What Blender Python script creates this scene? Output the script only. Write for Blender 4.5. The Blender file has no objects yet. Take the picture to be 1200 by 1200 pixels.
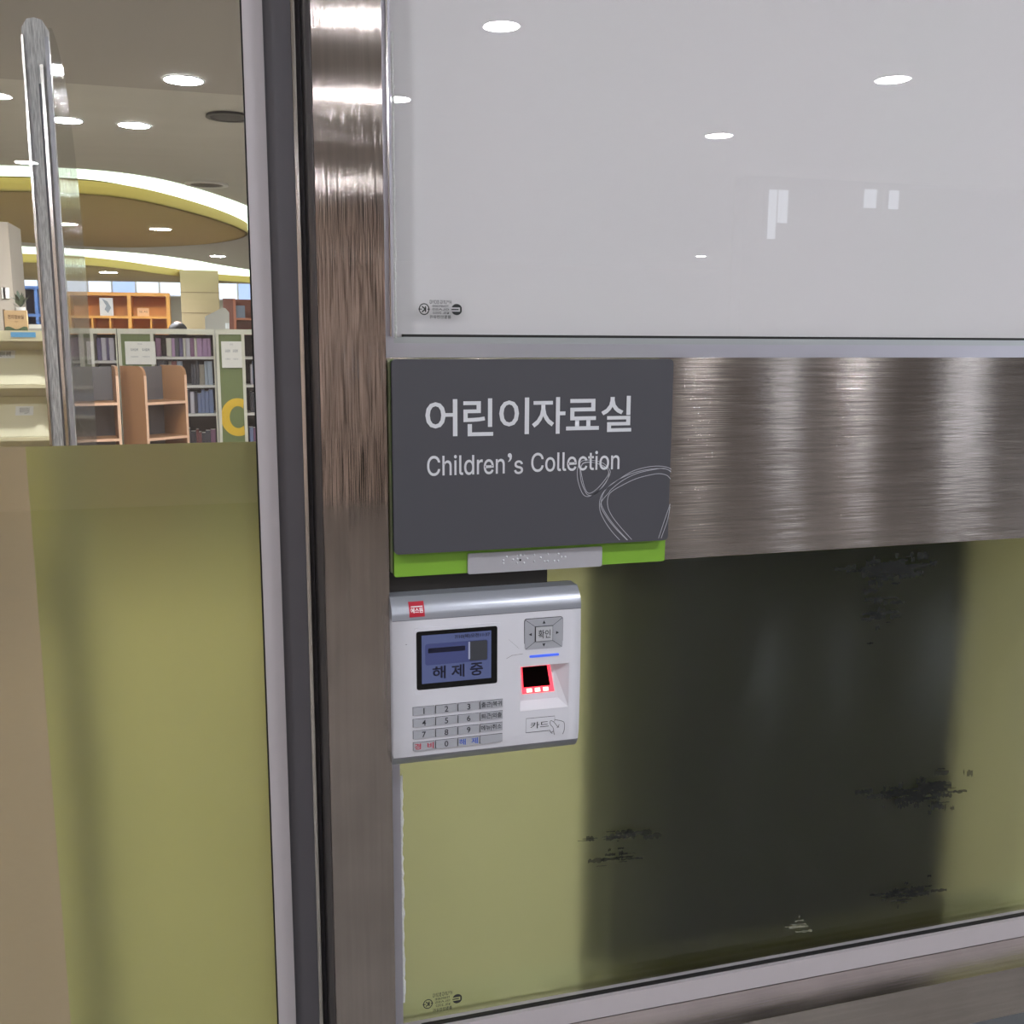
import bpy, bmesh, math, random
from mathutils import Vector, Matrix
random.seed(7)
C = bpy.context.scene.collection
S = bpy.context.scene
PI = math.pi

# ------------------------------------------------------------------ camera
F = 1192.0
RX = Vector((4120, -181, F)).normalized()            # world X in camera terms (right, down, forward)
_v = Vector((-42, 6900, F)).normalized()
DN = (_v - RX * _v.dot(RX)).normalized()
RZ = -DN
RY = RZ.cross(RX)
CAM = Vector((0.0, -0.86, 1.5))

def ray(px, py):
    c = Vector(((px - 600) / F, (py - 600) / F, 1.0))
    return Vector((RX.dot(c), RY.dot(c), RZ.dot(c)))

def at(px, py, y):
    """point of the plane y = const that the pixel shows"""
    d = ray(px, py)
    return CAM + d * ((y - CAM.y) / d.y)

def atz(px, py, z):
    d = ray(px, py)
    return CAM + d * ((z - CAM.z) / d.z)

cd = bpy.data.cameras.new('camera')
cam = bpy.data.objects.new('camera', cd)
C.objects.link(cam)
right = Vector((RX.x, RY.x, RZ.x)); up = -Vector((RX.y, RY.y, RZ.y)); fwd = Vector((RX.z, RY.z, RZ.z))
M = Matrix(((right.x, up.x, -fwd.x), (right.y, up.y, -fwd.y), (right.z, up.z, -fwd.z))).to_4x4()
M.translation = CAM
cam.matrix_world = M
cd.sensor_width = 36
cd.lens = F / 1200 * 36
cd.clip_start = 0.02
cd.clip_end = 100
S.camera = cam

# ------------------------------------------------------------------ world, exposure
w = bpy.data.worlds.new('world'); S.world = w; w.use_nodes = True
w.node_tree.nodes['Background'].inputs[0].default_value = (0.75, 0.85, 1, 1)
w.node_tree.nodes['Background'].inputs[1].default_value = 0.5
S.view_settings.view_transform = 'Standard'
S.view_settings.look = 'None'
S.view_settings.gamma = 1
S.view_settings.use_curve_mapping = False
S.view_settings.exposure = 0.12
try:
    S.cycles.max_bounces = 10
    S.cycles.transparent_max_bounces = 12
    S.cycles.transmission_bounces = 8
    S.cycles.sample_clamp_indirect = 4
    S.cycles.caustics_reflective = False
    S.cycles.caustics_refractive = False
except Exception:
    pass
LAMP = 340.0     # emission of the hall downlight discs
LAMPL = 520.0    # emission of the library downlight discs
COVE = 2.4       # emission of the cove strips
HALLPANE = 6.0        # emission of the unseen hall panes, the low ones added

# ------------------------------------------------------------------ materials
def lin(c):
    f = lambda v: v / 12.92 if v <= 0.04045 else ((v + 0.055) / 1.055) ** 2.4
    return tuple(f(x / 255.0) for x in c) + (1.0,)

MATS = {}
def mat(name, rgb, rough=0.6, metal=0.0, spec=0.5, noise=0.0, nscale=30.0, bump=0.0, stretch=None,
        emit=0.0, coat=0.0):
    if name in MATS: return MATS[name]
    m = bpy.data.materials.new(name); m.use_nodes = True
    nt = m.node_tree; b = nt.nodes['Principled BSDF']
    col = lin(rgb)
    b.inputs['Base Color'].default_value = col
    b.inputs['Roughness'].default_value = rough
    b.inputs['Metallic'].default_value = metal
    b.inputs['Specular IOR Level'].default_value = spec
    b.inputs['Coat Weight'].default_value = coat
    if emit:
        b.inputs['Emission Color'].default_value = col
        b.inputs['Emission Strength'].default_value = emit
    if noise or bump:
        tc = nt.nodes.new('ShaderNodeTexCoord'); mp = nt.nodes.new('ShaderNodeMapping')
        if stretch: mp.inputs['Scale'].default_value = stretch
        nz = nt.nodes.new('ShaderNodeTexNoise'); nz.inputs['Scale'].default_value = nscale
        nz.inputs['Detail'].default_value = 6
        nt.links.new(tc.outputs['Object'], mp.inputs[0]); nt.links.new(mp.outputs[0], nz.inputs['Vector'])
        if noise:
            mx = nt.nodes.new('ShaderNodeMix'); mx.data_type = 'RGBA'
            k = 1 - noise
            mx.inputs[6].default_value = (col[0] * k, col[1] * k, col[2] * k, 1)
            k = 1 + noise
            mx.inputs[7].default_value = (min(1, col[0] * k), min(1, col[1] * k), min(1, col[2] * k), 1)
            nt.links.new(nz.outputs['Fac'], mx.inputs[0]); nt.links.new(mx.outputs[2], b.inputs['Base Color'])
        if bump:
            bp = nt.nodes.new('ShaderNodeBump'); bp.inputs['Strength'].default_value = bump
            bp.inputs['Distance'].default_value = 0.002
            nt.links.new(nz.outputs['Fac'], bp.inputs['Height']); nt.links.new(bp.outputs[0], b.inputs['Normal'])
    MATS[name] = m
    return m

def emission(name, rgb, strength):
    if name in MATS: return MATS[name]
    m = bpy.data.materials.new(name); m.use_nodes = True
    nt = m.node_tree; nt.nodes.clear()
    e = nt.nodes.new('ShaderNodeEmission'); o = nt.nodes.new('ShaderNodeOutputMaterial')
    e.inputs[0].default_value = lin(rgb); e.inputs[1].default_value = strength
    nt.links.new(e.outputs[0], o.inputs[0])
    MATS[name] = m
    return m

def brushed(name, rgb, tangent, grain, rough=0.3, aniso=0.9, nscale=40, spread=None, fine=(1, 1, 1)):
    """brushed stainless steel; grain = noise scale per axis, long along the brushing"""
    m = bpy.data.materials.new(name); m.use_nodes = True
    nt = m.node_tree; b = nt.nodes['Principled BSDF']; L = nt.links
    b.inputs['Metallic'].default_value = 1
    b.inputs['Anisotropic'].default_value = aniso
    t = nt.nodes.new('ShaderNodeCombineXYZ')
    for i in range(3): t.inputs[i].default_value = tangent[i]
    L.new(t.outputs[0], b.inputs['Tangent'])
    tc = nt.nodes.new('ShaderNodeTexCoord'); mp = nt.nodes.new('ShaderNodeMapping'); mp.inputs['Scale'].default_value = grain
    nz = nt.nodes.new('ShaderNodeTexNoise'); nz.inputs['Scale'].default_value = nscale; nz.inputs['Detail'].default_value = 5
    L.new(tc.outputs['Object'], mp.inputs[0]); L.new(mp.outputs[0], nz.inputs['Vector'])
    n2 = nt.nodes.new('ShaderNodeTexNoise'); n2.inputs['Scale'].default_value = 14; n2.inputs['Detail'].default_value = 4
    L.new(tc.outputs['Object'], n2.inputs['Vector'])
    col = lin(rgb)
    mx = nt.nodes.new('ShaderNodeMix'); mx.data_type = 'RGBA'
    mx.inputs[6].default_value = tuple(c * 0.80 for c in col[:3]) + (1,)
    mx.inputs[7].default_value = tuple(min(1, c * 1.16) for c in col[:3]) + (1,)
    L.new(nz.outputs['Fac'], mx.inputs[0])
    m2 = nt.nodes.new('ShaderNodeMix'); m2.data_type = 'RGBA'; m2.blend_type = 'MULTIPLY'; m2.inputs[0].default_value = 0.35
    L.new(mx.outputs[2], m2.inputs[6]); L.new(n2.outputs['Fac'], m2.inputs[7])
    L.new(m2.outputs[2], b.inputs['Base Color'])
    mr = nt.nodes.new('ShaderNodeMapRange'); mr.inputs[3].default_value = rough * 0.8; mr.inputs[4].default_value = rough * 1.25
    L.new(nz.outputs['Fac'], mr.inputs[0]); L.new(mr.outputs[0], b.inputs['Roughness'])
    if spread:      # the fine brushing tilts the surface across the scratches
        m3 = nt.nodes.new('ShaderNodeMapping'); m3.inputs['Scale'].default_value = fine
        wn = nt.nodes.new('ShaderNodeTexNoise'); wn.inputs['Scale'].default_value = 1; wn.inputs['Detail'].default_value = 2; wn.inputs['Roughness'].default_value = 0.7
        L.new(tc.outputs['Object'], m3.inputs[0]); L.new(m3.outputs[0], wn.inputs['Vector'])
        sb = nt.nodes.new('ShaderNodeMath'); sb.operation = 'SUBTRACT'; sb.inputs[1].default_value = 0.5
        L.new(wn.outputs['Fac'], sb.inputs[0])
        sc = nt.nodes.new('ShaderNodeVectorMath'); sc.operation = 'SCALE'; sc.inputs[0].default_value = spread
        L.new(sb.outputs[0], sc.inputs['Scale'])
        gm = nt.nodes.new('ShaderNodeNewGeometry'); ad = nt.nodes.new('ShaderNodeVectorMath'); ad.operation = 'ADD'
        L.new(gm.outputs['Normal'], ad.inputs[0]); L.new(sc.outputs[0], ad.inputs[1])
        nn = nt.nodes.new('ShaderNodeVectorMath'); nn.operation = 'NORMALIZE'
        L.new(ad.outputs[0], nn.inputs[0]); L.new(nn.outputs[0], b.inputs['Normal'])
    return m

def schlick(nt, socket, f0):
    lw = nt.nodes.new('ShaderNodeLayerWeight'); lw.inputs[0].default_value = 0.5
    pw = nt.nodes.new('ShaderNodeMath'); pw.operation = 'POWER'; pw.inputs[1].default_value = 5
    ma = nt.nodes.new('ShaderNodeMath'); ma.operation = 'MULTIPLY_ADD'; ma.inputs[1].default_value = 1 - f0; ma.inputs[2].default_value = f0
    nt.links.new(lw.outputs['Facing'], pw.inputs[0]); nt.links.new(pw.outputs[0], ma.inputs[0]); nt.links.new(ma.outputs[0], socket)
    return lw

def glass_mat(name, tint=(1, 1, 1), ior=1.5, rough=0.0, boost=1.0):
    m = bpy.data.materials.new(name); m.use_nodes = True
    nt = m.node_tree; nt.nodes.clear(); L = nt.links
    o = nt.nodes.new('ShaderNodeOutputMaterial'); mx = nt.nodes.new('ShaderNodeMixShader')
    tr = nt.nodes.new('ShaderNodeBsdfTransparent'); gl = nt.nodes.new('ShaderNodeBsdfGlossy')
    tr.inputs[0].default_value = tuple(tint) + (1,); gl.inputs['Roughness'].default_value = rough
    gl.inputs[0].default_value = (1, 1, 1, 1)
    schlick(nt, mx.inputs[0], ((ior - 1) / (ior + 1)) ** 2 * boost)
    L.new(tr.outputs[0], mx.inputs[1]); L.new(gl.outputs[0], mx.inputs[2]); L.new(mx.outputs[0], o.inputs[0])
    return m

def film_mat(name, rgb_tr, rgb_re, mixre=0.5, rough=0.8, ior=1.06, diff=0.12, rgb_di=(120, 125, 70)):
    """frosted coloured film: part of the light scatters widely, part is only blurred"""
    m = bpy.data.materials.new(name); m.use_nodes = True
    nt = m.node_tree; nt.nodes.clear(); L = nt.links
    o = nt.nodes.new('ShaderNodeOutputMaterial')
    t = nt.nodes.new('ShaderNodeBsdfTranslucent'); r = nt.nodes.new('ShaderNodeBsdfRefraction'); d = nt.nodes.new('ShaderNodeBsdfDiffuse')
    t.inputs[0].default_value = lin(rgb_tr); r.inputs[0].default_value = lin(rgb_re); d.inputs[0].default_value = lin(rgb_di)
    r.inputs['Roughness'].default_value = rough; r.inputs['IOR'].default_value = ior
    a = nt.nodes.new('ShaderNodeMixShader'); a.inputs[0].default_value = mixre
    b = nt.nodes.new('ShaderNodeMixShader'); b.inputs[0].default_value = diff
    L.new(t.outputs[0], a.inputs[1]); L.new(r.outputs[0], a.inputs[2])
    L.new(a.outputs[0], b.inputs[1]); L.new(d.outputs[0], b.inputs[2]); L.new(b.outputs[0], o.inputs[0])
    tc = nt.nodes.new('ShaderNodeTexCoord'); mp = nt.nodes.new('ShaderNodeMapping'); mp.inputs['Scale'].default_value = (60, 60, 500)
    nz = nt.nodes.new('ShaderNodeTexNoise'); nz.inputs['Scale'].default_value = 3; nz.inputs['Detail'].default_value = 4
    L.new(tc.outputs['Object'], mp.inputs[0]); L.new(mp.outputs[0], nz.inputs['Vector'])
    mr = nt.nodes.new('ShaderNodeMapRange'); mr.inputs[3].default_value = 0.90; mr.inputs[4].default_value = 1.08
    L.new(nz.outputs['Fac'], mr.inputs[0])
    for bs, c in ((d, rgb_di), (t, rgb_tr)):
        mx = nt.nodes.new('ShaderNodeVectorMath'); mx.operation = 'SCALE'
        mx.inputs[0].default_value = lin(c)[:3]; L.new(mr.outputs[0], mx.inputs['Scale']); L.new(mx.outputs[0], bs.inputs[0])
    return m

def dirt_mat(name, rgb, alpha):
    m = bpy.data.materials.new(name); m.use_nodes = True
    b = m.node_tree.nodes['Principled BSDF']
    b.inputs['Base Color'].default_value = lin(rgb); b.inputs['Roughness'].default_value = 0.6; b.inputs['Alpha'].default_value = alpha
    return m

# ------------------------------------------------------------------ geometry helpers
def wm(o):
    m = Matrix.Identity(4)
    while o is not None:
        m = o.matrix_basis @ m; o = o.parent
    return m

def obj(name, bm, m, parent=None, bevel=0.0, smooth=False, local=False, segs=2):
    me = bpy.data.meshes.new(name)
    if bevel:
        bmesh.ops.bevel(bm, geom=[e for e in bm.edges if len(e.link_faces) == 2 and e.calc_face_angle(0) > 0.6],
                        offset=bevel, segments=segs, profile=0.5, affect='EDGES')
    bmesh.ops.recalc_face_normals(bm, faces=bm.faces)
    bm.to_mesh(me); bm.free()
    if smooth:
        for p in me.polygons: p.use_smooth = True
    for q in (m if isinstance(m, (list, tuple)) else [m]): me.materials.append(q)
    o = bpy.data.objects.new(name, me); C.objects.link(o)
    if parent is not None:
        o.parent = parent
        if not local: me.transform(wm(parent).inverted())
    if smooth == 'auto':
        pass
    return o

def thing(name, label, cat, loc=(0, 0, 0), rz=0.0, group=None):
    o = bpy.data.objects.new(name, None); C.objects.link(o)
    o.empty_display_size = 0.05
    o.location = loc; o.rotation_euler = (0, 0, rz)
    o.matrix_basis = Matrix.Translation(loc) @ Matrix.Rotation(rz, 4, 'Z')
    o['label'] = label; o['category'] = cat
    if group: o['group'] = group
    return o

def tag(o, label, cat, group=None):
    o['label'] = label; o['category'] = cat
    if group: o['group'] = group
    return o

def struct(o, label=None):
    o['kind'] = 'structure'
    if label: o['label'] = label
    o['category'] = 'structure'
    return o

def dup(root, loc, rz, label, group=None):
    r = root.copy(); C.objects.link(r)
    r.matrix_basis = Matrix.Translation(loc) @ Matrix.Rotation(rz, 4, 'Z')
    r['label'] = label
    if group: r['group'] = group
    for ch in list(root.children):
        c = ch.copy(); C.objects.link(c); c.parent = r
        for g in ch.children:
            d = g.copy(); C.objects.link(d); d.parent = c
    return r

def B(x0, x1, y0, y1, z0, z1, bm=None):
    bm = bm or bmesh.new()
    vs = [bm.verts.new((x, y, z)) for x in (x0, x1) for y in (y0, y1) for z in (z0, z1)]
    for f in ((0, 1, 3, 2), (4, 6, 7, 5), (0, 4, 5, 1), (2, 3, 7, 6), (0, 2, 6, 4), (1, 5, 7, 3)):
        bm.faces.new([vs[i] for i in f])
    return bm

def prism_xz(pts, y0, y1, bm=None):
    """outline in X,Z extruded from y0 to y1"""
    bm = bm or bmesh.new()
    a = [bm.verts.new((p[0], y0, p[1])) for p in pts]; b = [bm.verts.new((p[0], y1, p[1])) for p in pts]
    bm.faces.new(a); bm.faces.new(b[::-1])
    n = len(pts)
    for i in range(n): bm.faces.new((a[i], b[i], b[(i + 1) % n], a[(i + 1) % n]))
    return bm

def prism_yz(pts, x0, x1, bm=None):
    bm = bm or bmesh.new()
    a = [bm.verts.new((x0, p[0], p[1])) for p in pts]; b = [bm.verts.new((x1, p[0], p[1])) for p in pts]
    bm.faces.new(a); bm.faces.new(b[::-1])
    n = len(pts)
    for i in range(n): bm.faces.new((a[i], b[i], b[(i + 1) % n], a[(i + 1) % n]))
    return bm

def prism_xy(pts, z0, z1, bm=None):
    bm = bm or bmesh.new()
    a = [bm.verts.new((p[0], p[1], z0)) for p in pts]; b = [bm.verts.new((p[0], p[1], z1)) for p in pts]
    bm.faces.new(a); bm.faces.new(b[::-1])
    n = len(pts)
    for i in range(n): bm.faces.new((a[i], b[i], b[(i + 1) % n], a[(i + 1) % n]))
    return bm

def rrect(x0, x1, z0, z1, r, n=5):
    out = []
    for cx, cz, a0 in ((x1 - r, z1 - r, 0), (x0 + r, z1 - r, 90), (x0 + r, z0 + r, 180), (x1 - r, z0 + r, 270)):
        for k in range(n + 1):
            a = math.radians(a0 + 90 * k / n); out.append((cx + r * math.cos(a), cz + r * math.sin(a)))
    return out

def circle(cx, cy, r, n=32, rb=None):
    return [(cx + r * math.cos(2 * PI * k / n), cy + (rb or r) * math.sin(2 * PI * k / n)) for k in range(n)]

def ring_xy(outer, inner, z0, z1):
    bm = bmesh.new(); n = len(outer)
    V = [[bm.verts.new((p[0], p[1], z)) for p in ps] for ps in (outer, inner) for z in (z0, z1)]
    for i in range(n):
        j = (i + 1) % n
        bm.faces.new((V[0][i], V[0][j], V[1][j], V[1][i])); bm.faces.new((V[2][i], V[3][i], V[3][j], V[2][j]))
        bm.faces.new((V[0][i], V[2][i], V[2][j], V[0][j])); bm.faces.new((V[1][i], V[1][j], V[3][j], V[3][i]))
    return bm

def catmull(P, n=8):
    out = []
    for i in range(len(P) - 1):
        p0 = P[max(i - 1, 0)]; p1 = P[i]; p2 = P[i + 1]; p3 = P[min(i + 2, len(P) - 1)]
        for k in range(n):
            t = k / n
            out.append(tuple(0.5 * ((2 * p1[j]) + (-p0[j] + p2[j]) * t + (2 * p0[j] - 5 * p1[j] + 4 * p2[j] - p3[j]) * t * t
                                    + (-p0[j] + 3 * p1[j] - 3 * p2[j] + p3[j]) * t ** 3) for j in range(2)))
    out.append(tuple(P[-1]))
    return out

def ribbon(pts, width, y, bm=None, th=0.0003):
    """flat printed line in the XZ plane"""
    bm = bm or bmesh.new()
    L = []
    for i, p in enumerate(pts):
        a = pts[max(i - 1, 0)]; b = pts[min(i + 1, len(pts) - 1)]
        d = Vector((b[0] - a[0], b[1] - a[1]))
        if d.length < 1e-9: d = Vector((1, 0))
        d.normalize(); nx, nz = -d.y * width / 2, d.x * width / 2
        L.append((bm.verts.new((p[0] + nx, y, p[1] + nz)), bm.verts.new((p[0] - nx, y, p[1] - nz))))
    for i in range(len(L) - 1):
        bm.faces.new((L[i][0], L[i][1], L[i + 1][1], L[i + 1][0]))
    return bm

SANS = None
try:
    import os
    SANS = bpy.data.fonts.load(os.path.join(bpy.utils.resource_path('LOCAL'), 'datafiles', 'fonts', 'Inter.woff2'))
except Exception:
    SANS = None
def text_mesh(s, bold=0.0, sans=False):
    cu = bpy.data.curves.new('t', 'FONT'); cu.body = s
    sans = bool(SANS and s.isascii() and len(s) > 1 or s == 's')
    if sans and SANS: cu.font = SANS
    cu.offset = 0.006 if sans else min(bold, 0.02); cu.resolution_u = 3
    # cu.offset = bold; cu.resolution_u = 3
    o = bpy.data.objects.new('t', cu); C.objects.link(o)
    dg = bpy.context.evaluated_depsgraph_get(); dg.update()
    me = bpy.data.meshes.new_from_object(o.evaluated_get(dg))
    C.objects.unlink(o); bpy.data.objects.remove(o); bpy.data.curves.remove(cu)
    return me

def text(s, x0, x1, z0, z1, y, m, parent, name='lettering', bold=0.0, mirror=False, keep=False, yf=None):
    """lettering filling the box x0..x1, z0..z1 on the plane y, facing -Y"""
    me = text_mesh(s, bold)
    xs = [v.co.x for v in me.vertices]; ys = [v.co.y for v in me.vertices]
    if not xs: return None
    a, b, c, d = min(xs), max(xs), min(ys), max(ys)
    sx = (x1 - x0) / (b - a); sz = (z1 - z0) / max(d - c, 1e-6)
    if keep:
        sc = min(sx, sz); ox = x0 + ((x1 - x0) - (b - a) * sc) / 2; oz = z0 + ((z1 - z0) - (d - c) * sc) / 2; sx = sz = sc
    else:
        ox, oz = x0, z0
    for v in me.vertices:
        u = (v.co.x - a) * sx
        if mirror: u = (b - a) * sx - u
        zz = oz + (v.co.y - c) * sz
        v.co = Vector((ox + u, yf(zz) if yf else y, zz))
    me.materials.clear(); me.materials.append(m)
    o = bpy.data.objects.new(name, me); C.objects.link(o)
    if parent is not None:
        o.parent = parent; me.transform(wm(parent).inverted())
    return o

# ------------------------------------------------------------------ common materials
steel_v = brushed('steel_brushed_vertical', (186, 176, 170), (1, 0, 0), (6, 6, 0.15), rough=0.10, aniso=1.0, spread=(1.2, 0, 0), fine=(2600, 2600, 12))
steel_h = brushed('steel_brushed_horizontal', (210, 199, 192), (0, 0, 1), (0.15, 6, 8), rough=0.15, aniso=1.0, spread=(0, 0, 0.8), fine=(12, 2600, 2600))
alu = mat('anodised_aluminium', (176, 174, 184), 0.38, 0.7, noise=0.05, nscale=20)
alu_lt = mat('light_aluminium_strip', (188, 182, 186), 0.5, 0.2, noise=0.03, nscale=60)
darkgrey = mat('dark_grey_profile', (104, 102, 108), 0.42, 0.25, noise=0.06, nscale=15)
black = mat('black_rubber', (14, 13, 13), 0.7)
chrome = mat('polished_bead', (215, 210, 205), 0.12, 1.0)
silicone = mat('white_silicone', (205, 206, 204), 0.5, bump=0.8, nscale=200, noise=0.1)
clear = glass_mat('clear_glass', (0.975, 0.98, 0.98))
ceil_hall = mat('painted_ceiling', (205, 200, 192), 0.8, noise=0.03, nscale=3)
ceil_lib = mat('library_ceiling_paint', (204, 200, 190), 0.8, noise=0.05, nscale=1.5, stretch=(0.6, 4, 1))
wallpaint = mat('warm_wall_paint', (190, 184, 174), 0.8, noise=0.04, nscale=4)
hallpaint = mat('hall_wall_paint', (178, 160, 146), 0.7, noise=0.05, nscale=3)
lamp_m = emission('lamp_diffuser', (246, 248, 255), LAMPL)
lamp_ring = mat('lamp_trim_white', (235, 235, 232), 0.4)
cove_m = emission('cove_light', (236, 255, 232), COVE)
hall_pane_m = emission('bright_hall_pane', (236, 244, 255), HALLPANE)
day_hi = emission('daylight_pane_high', (236, 244, 255), 2.6)

# ------------------------------------------------------------------ measured levels on the partition
YG = 0.03      # glass plane
YF = 0.02      # rails, band
xp0 = at(379, 600, 0).x; xp1 = at(455, 600, 0).x            # post
z_r1 = at(800, 396, YF).z; z_r0 = at(800, 419, YF).z        # rail under the upper pane
z_b0 = at(989, 643, YF).z                                   # band bottom
z_s1 = at(930, 1127, YF).z; z_s0 = at(1200, 1097, YF).z     # sill strip
ZC = 2.7

# ================================================================== SETTING
fl_hall = mat('hall_floor_tile', (128, 126, 122), 0.25, noise=0.08, nscale=2)
fl_lib = mat('library_floor_vinyl', (150, 144, 134), 0.35, noise=0.12, nscale=3, stretch=(1, 6, 1))
o = struct(obj('floor', B(-5, 13, -16, -0.02, -0.05, 0), fl_hall))
o = struct(obj('floor', B(-5, 6, -0.02, 22, -0.05, 0), fl_lib))
struct(obj('ceiling', B(-5, 13, -16, 0.03, ZC, ZC + 0.1), ceil_hall))
struct(obj('ceiling', B(-5, 6, 0.03, 4.77, ZC, ZC + 0.1), mat('unlit_ceiling_grey', (178, 172, 164), 0.8)))  # near ceiling painted darker because little light reaches it
struct(obj('ceiling', B(-5, 6, 4.77, 22, ZC, ZC + 0.1), ceil_lib))
struct(obj('wall_left', B(-5.1, -5, -16, 22, 0, ZC), wallpaint))
struct(obj('wall_right', B(6, 6.1, 0.1, 22, 0, ZC), wallpaint))
struct(obj('wall_right', B(13, 13.1, -16, 0.1, 0, ZC), hallpaint))
struct(obj('wall_front', B(2.6, 13, 0.0, 0.1, 0, ZC), hallpaint))
struct(obj('wall_front', B(-5, -1.35, 0.0, 0.1, 0, ZC), hallpaint))
# hall end walls and facade, set up for what glass and steel reflect
def mx(px, py, yy):           # point whose mirror image in the glass falls on the pixel
    p = at(px, py, 2 * YG - yy); return (p.x, p.z)
struct(obj('wall_back', B(-5, 13, -16.1, -16, 0, ZC), hallpaint))
YH = -6.2
struct(obj('wall_back', B(-5, 1.65, -8.55, -8.4, 0, ZC), mat('hall_end_paint', (228, 208, 194), 0.7)))  # nearer pale wall added so the post reflects something bright
xh = mx(872, 250, YH)[0]
struct(obj('wall_back', B(xh, 13, YH - 0.15, YH, 0, ZC), mat('hall_pier_paint', (104, 98, 95), 0.7)))
for k, (pa, pb, za, zb) in enumerate(((898, 907, 2.24, 2.60), (909, 920, 2.36, 2.60), (1009, 1023, 2.50, 2.64), (1038, 1049, 2.50, 2.64),
                                      (900, 925, 1.1, 1.46), (990, 1006, 1.1, 1.46), (1096, 1142, 1.08, 1.47), (1250, 1330, 0.3, 2.4), (1400, 1600, 0.3, 2.4))):  # the low panes are added to put bright streaks in the steel band
    xa, xb = mx(pa, 250 if za > 2 else 540, YH)[0], mx(pb, 250 if za > 2 else 540, YH)[0]
    wnd = struct(obj('window_%d' % (4 + k), B(xa - 0.03, xb + 0.03, YH, YH + 0.03, za - 0.03, zb + 0.03), darkgrey))
    obj('window_pane', B(xa, xb, YH + 0.02, YH + 0.04, za, zb), hall_pane_m if za < 2 else day_hi, wnd)

# ---- stainless post
post = struct(obj('trim_1', B(xp0, xp1, 0.0, 0.10, 0, ZC), steel_v, bevel=0.0012), 'vertical brushed stainless post between door and glass')
obj('side_plate', B(xp0 - 0.0008, xp0, 0.002, 0.10, 0, ZC), mat('dark_side_steel', (96, 92, 92), 0.35, 0.7), post)
ch = struct(obj('trim_2', B(xp1, at(460, 300, YF).x, YF - 0.0005, 0.09, z_r1 - 0.006, ZC), alu, bevel=0.0006))
obj('glazing_bead', B(at(456.0, 300, YF - 0.004).x, at(457.6, 300, YF - 0.004).x, YF - 0.004, YF, z_r1, ZC), chrome, ch)
ch2 = struct(obj('trim_3', B(xp1, at(470, 1000, YF).x, YF, 0.09, z_s1, z_b0), alu, bevel=0.0006))
# ragged silicone bead left of both panes
def silicone_bead(px, ya, yb, parent, wpx):
    bm = bmesh.new(); za = at(px, ya, YG).z; zb = at(px, yb, YG).z
    x0 = at(px, 1000 if ya > 600 else 200, YG).x
    n = 60; A = []; Bv = []; Cv = []
    for i in range(n + 1):
        z = za + (zb - za) * i / n
        ww = wpx * 0.00075 * random.uniform(0.55, 1.15)
        A.append(bm.verts.new((x0 - 0.001, YG - 0.007, z))); Cv.append(bm.verts.new((x0 + ww * 0.5, YG - 0.008, z)))
        Bv.append(bm.verts.new((x0 + ww, YG - 0.0032, z)))
    for i in range(n):
        bm.faces.new((A[i], A[i + 1], Cv[i + 1], Cv[i])); bm.faces.new((Cv[i], Cv[i + 1], Bv[i + 1], Bv[i]))
    obj('silicone_bead', bm, silicone, parent, smooth=True)

XR = 2.6
# ---- upper pane
w1 = struct(obj('window_1', B(xp1, XR, YF, 0.09, z_r0, z_r1 - 0.006), alu, bevel=0.0006), 'upper glass panel with white backing')
obj('glazing_bead', B(xp1 + 0.008, XR, YF + 0.003, 0.05, z_r1 - 0.006, z_r1 - 0.0005), mat('bead_grey', (168, 172, 174), 0.4, 0.5), w1, bevel=0.0005)
obj('glazing_gasket', B(xp1 + 0.02, XR, YG - 0.004, 0.05, z_r1 - 0.001, z_r1 + 0.0018), black, w1)
obj('glass_pane', B(xp1 + 0.006, XR, YG, YG + 0.005, z_r1 - 0.002, ZC), clear, w1)
bk = mat('white_backing_film', (229, 225, 228), 0.75, noise=0.03, nscale=3, stretch=(30, 30, 300))
obj('white_backing_film', B(xp1 + 0.006, XR, YG + 0.0062, YG + 0.008, z_r1 - 0.002, ZC), bk, w1)
silicone_bead(459.5, 396, 40, w1, 3.0)
# ---- stainless band
b1 = struct(obj('trim_4', B(xp1, XR, YF, 0.09, z_b0, z_r0), steel_h, bevel=0.0005), 'horizontal brushed stainless band behind the sign')
# ---- lower pane
w2 = struct(obj('window_2', B(xp1, XR, YF, 0.09, z_s0, z_s1), alu_lt, bevel=0.0006), 'lower glass panel with olive frosted film')
obj('glass_pane', B(xp1 + 0.006, XR, YG, YG + 0.005, z_s1 - 0.004, z_b0 + 0.004), clear, w2)
film_g = film_mat('olive_frosted_film', (168, 170, 120), (198, 200, 146), 0.70, 0.95, 1.13, diff=0.01)
def sheet(x0, x1, z0, z1, y):
    bm = bmesh.new()
    bm.faces.new([bm.verts.new(p) for p in ((x0, y, z0), (x1, y, z0), (x1, y, z1), (x0, y, z1))])
    return bm
obj('frosted_film', sheet(xp1 + 0.006, XR, z_s1 - 0.004, z_b0 + 0.004, YG + 0.0065), film_g, w2)
obj('glazing_gasket', B(xp1 + 0.03, XR, YG - 0.005, YG, z_s1 - 0.001, z_s1 + 0.0012), black, w2)
silicone_bead(469, 905, 1170, w2, 4.0)
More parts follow.
